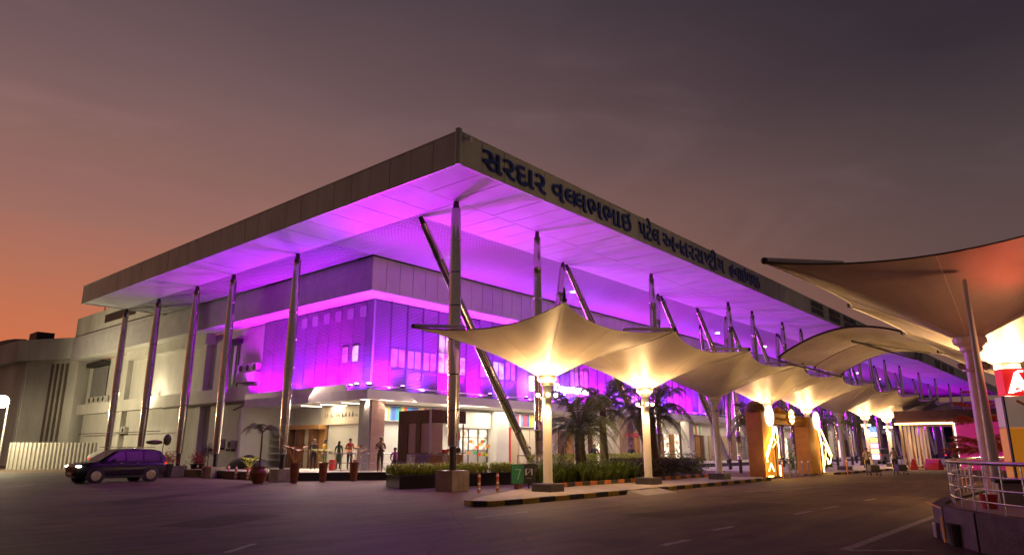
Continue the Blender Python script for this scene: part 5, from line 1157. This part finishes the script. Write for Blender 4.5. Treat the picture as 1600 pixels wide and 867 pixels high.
car((5.3, 43.5, 0), R(205), 'pale hatchback parked behind the dark car beside the leftmost steel column', 'acw', L_=3.8, H_=1.5, lit=False)
# ================================================================== RIGHT ISLAND
I_ = [(-6.5, -19), (-5.2, -17.6), (-4.1, -16.3), (-3.1, -15.35), (-2.1, -14.75), (-1.0, -14.4), (.3, -14.3), (2, -14.33), (6, -14.35), (35, -14.2), (35, -22), (0, -24)]
isl = struct(MB().prism(I_, 0, .50).build('raised_island', 'plinth'))
struct(MB().prism([(x + .0, y - .02) for x, y in I_], .502, .53).build('island_paving', 'pave'))
Wt = thing('curved_kerb_wall', 'low dark curved masonry wall around the railed island', 'wall')
P_ = [Vector((*q, 0)) for q in I_[:10]]
for a, b in zip(P_, P_[1:]):
    d = (b - a); n_ = max(1, round(d.length / 1.1)); ang = math.atan2(d.y, d.x)
    for i in range(n_):
        q = a.lerp(b, i / n_); L_ = d.length / n_; MB().box(.006, L_ - .006, -.02, .18, 0, .60).build('wall_block', 'darkwall', Wt, loc=q - Vector((0, 0, 0)), rz=ang, bevel=.01)
RL = [(-5.6, -18.3), (-4.0, -16.4), (-3.0, -15.5), (-2.1, -14.95), (-1.2, -14.62), (.0, -14.42), (2, -14.25), (4.6, -14.2)]
# smooth rail path
def smooth(pts, n=5):
    out = []
    for i in range(len(pts) - 1):
        p0 = Vector(pts[max(0, i - 1)]); p1 = Vector(pts[i]); p2 = Vector(pts[i + 1]); p3 = Vector(pts[min(len(pts) - 1, i + 2)])
        for k in range(n):
            t_ = k / n; out.append(.5 * ((2 * p1) + (p2 - p0) * t_ + (2 * p0 - 5 * p1 + 4 * p2 - p3) * t_ * t_ + (3 * p1 - p0 - 3 * p2 + p3) * t_ ** 3))
    out.append(Vector(pts[-1])); return out
RS = smooth([(x, y) for x, y in RL], 5)
RT = thing('island_railing', 'curved steel railing with four rails around the island at right', 'railing')
for z, r in ((1.36, .032), (1.14, .014), (.94, .014), (.74, .014)): MB().tube([(p_.x, p_.y, z) for p_ in RS], r, 8).build('rail', 'chrome', RT, True)
acc = 0; last = None
for p_ in RS:
    if last is None or (p_ - last).length > .42: MB().box(-.02, .02, -.006, .006, .55, 1.35).build('post', 'chrome', RT, loc=(p_.x, p_.y, 0), rz=.5); last = p_
RT2 = thing('island_railing', 'far side steel railing of the island behind the sign', 'railing')
MB().tube([(4.7, -14.2, 1.36), (9, -15.2, 1.36), (9.5, -17.5, 1.36)], .03, 8).build('rail', 'chrome', RT2, True)
for i in range(12): q = Vector((4.9, -14.25, 0)).lerp(Vector((9, -15.2, 0)), i / 11); MB().box(-.02, .02, -.006, .006, .53, 1.35).build('post', 'chrome', RT2, loc=q)
# flag pole
fp = thing('flag_pole', 'tall tapering white pole standing inside the railing before the mast', 'pole', (.72, -15.12, .53))
MB().rings([(0, 0, 0), (0, 0, 1.2), (0, 0, 3.2), (0, 0, 4.62), (0, 0, 4.66)], [.105, .09, .065, .045, .02], 14).build('shaft', 'umast', fp, True); MB().lathe([(.2, 0), (.2, .03), (.12, .05)], n=14).build('foot', 'grey', fp)
# A totem
TT = thing('sign_totem', 'totem with glowing red letter sign over an orange and pale body at the right edge', 'sign', (1.15, -15.43, .53), R(-62))
MB().box(0, 2.2, 0, .5, 0, 1.49).build('body', 'orange_glow', TT, bevel=.03); MB().box(-.0, 2.22, -.02, .48, 1.50, 2.14).build('upper_panel', 'pale_glow', TT, bevel=.02); MB().box(-.03, -.003, -.02, .06, 0, 2.14).build('edge_strip', 'dark', TT)  # body and upper panel glow slightly to stand in for outside light
lb = MB().box(.02, 2.2, -.06, .3, 2.17, 2.72).build('light_box', 'redl', TT)
me = text_obj('A', .56, .02, bold=.022); wall_text(me, 'whl', (.10, -.075, 2.22), (R(90), 0, 0), lb, .42, .44, 'letter')
MB().tube([(.12, -.08, 2.30), (.20, -.08, 2.24), (.30, -.08, 2.26), (.34, -.08, 2.33)], .022, 6).build('swash', 'whl', lb); MB().tube([(.26, -.08, 2.62), (.32, -.08, 2.66), (.40, -.08, 2.655)], .022, 6).build('swash', 'whl', lb); MB().tube([(.52, -.08, 2.28), (.60, -.08, 2.24), (.66, -.08, 2.29)], .022, 6).build('swash', 'whl', lb)
MB().tube([(.75, -.08, 2.25), (.75, -.08, 2.6), (.85, -.08, 2.64)], .03, 6).build('letter', 'whl', lb); MB().tube([(.2, -.06, 2.05), (.5, -.065, 1.85), (.9, -.065, 1.8)], .03, 6).build('orange_swoosh', 'orange', TT)
lamp('AREA', (.9, -15.75, 2.98), 4, (1, .02, .02), aim=(-.3, -15.2, 2.9), size=(.4, .9))
lamp('SPOT', (.9, -16.0, 3.2), 110, (1, .03, .02), aim=(.7, -15.9, 6), size=.3, spot=62, blend=1)
lamp('SPOT', (.9, -16.3, 3.3), 80, (1, .42, .20), aim=(.3, -14.0, 6), size=.2, spot=150, blend=1)  # added broad warm fill for the canopy underside, no fitting here
# layered tree, the red light on it put into the leaf colour
rt = thing('layered_tree', 'small layered tree glowing red behind the railing and pole', 'tree', (3.9, -14.55, .5))
MB().rings([(0, 0, 0), (0, 0, 1.2), (0, 0, 2.6)], [.05, .04, .02], 8).build('trunk', 'trunk', rt, True)
f_ = frond_mesh(1.0, .12, .10, 9, .24, 18).build('frond', 'red_redlit_leaf', rt); f_.location = (0, 0, 1.0)
for z, n_, s_ in ((1.0, 9, 1.0), (1.25, 7, .8), (1.75, 8, .75), (2.1, 7, .62), (2.45, 5, .4)):
    for k in range(n_): inst(f_, rt, (0, 0, z), (0, random.uniform(-.25, .1), k * 2 * pi / n_ + z), (s_,) * 3)
# litter box, bins, planter on the island
bx_ = thing('stone_box', 'dark topped square stone box behind the railing', 'box', (.3, -15.5, .53), .2); MB().box(-.35, .35, -.35, .35, 0, .42).build('body', 'stone', bx_); MB().box(-.4, .4, -.4, .4, .42, .48).build('lid', 'dark', bx_)
tag(MB().lathe([(.12, 0), (.15, .25), (.13, .25)], n=14).build('red_pot', 'red', loc=(-1.0, -15.15, .53)), 'small red pot on the island floor inside the railing', 'pot')
tag(MB().box(-.12, .12, -.1, .1, 0, .27).build('grey_block', 'greyp', loc=(-1.45, -14.38, 0), rz=.4, bevel=.02), 'pale grey block at the foot of the curved wall', 'block')
yb = thing('yellow_post', 'short yellow post leaning at the curved wall', 'post', (-2.1, -14.58, 0)); MB().rings([(0, 0, 0), (.02, .01, .42)], [.05, .05], 10).build('post', 'ybright', yb, True); MB().tube([(.05, .02, .30), (.05, .02, .56), (.95, .42, .60)], .016, 6).build('pipe_rail', 'ybright', yb, True)
tag(MB().lathe([(.15, 0), (.19, .36), (.17, .36)], n=16).build('black_bin', 'dark', loc=(-2.55, -14.85, 0)), 'black bin beside the yellow post under the wall', 'bin')
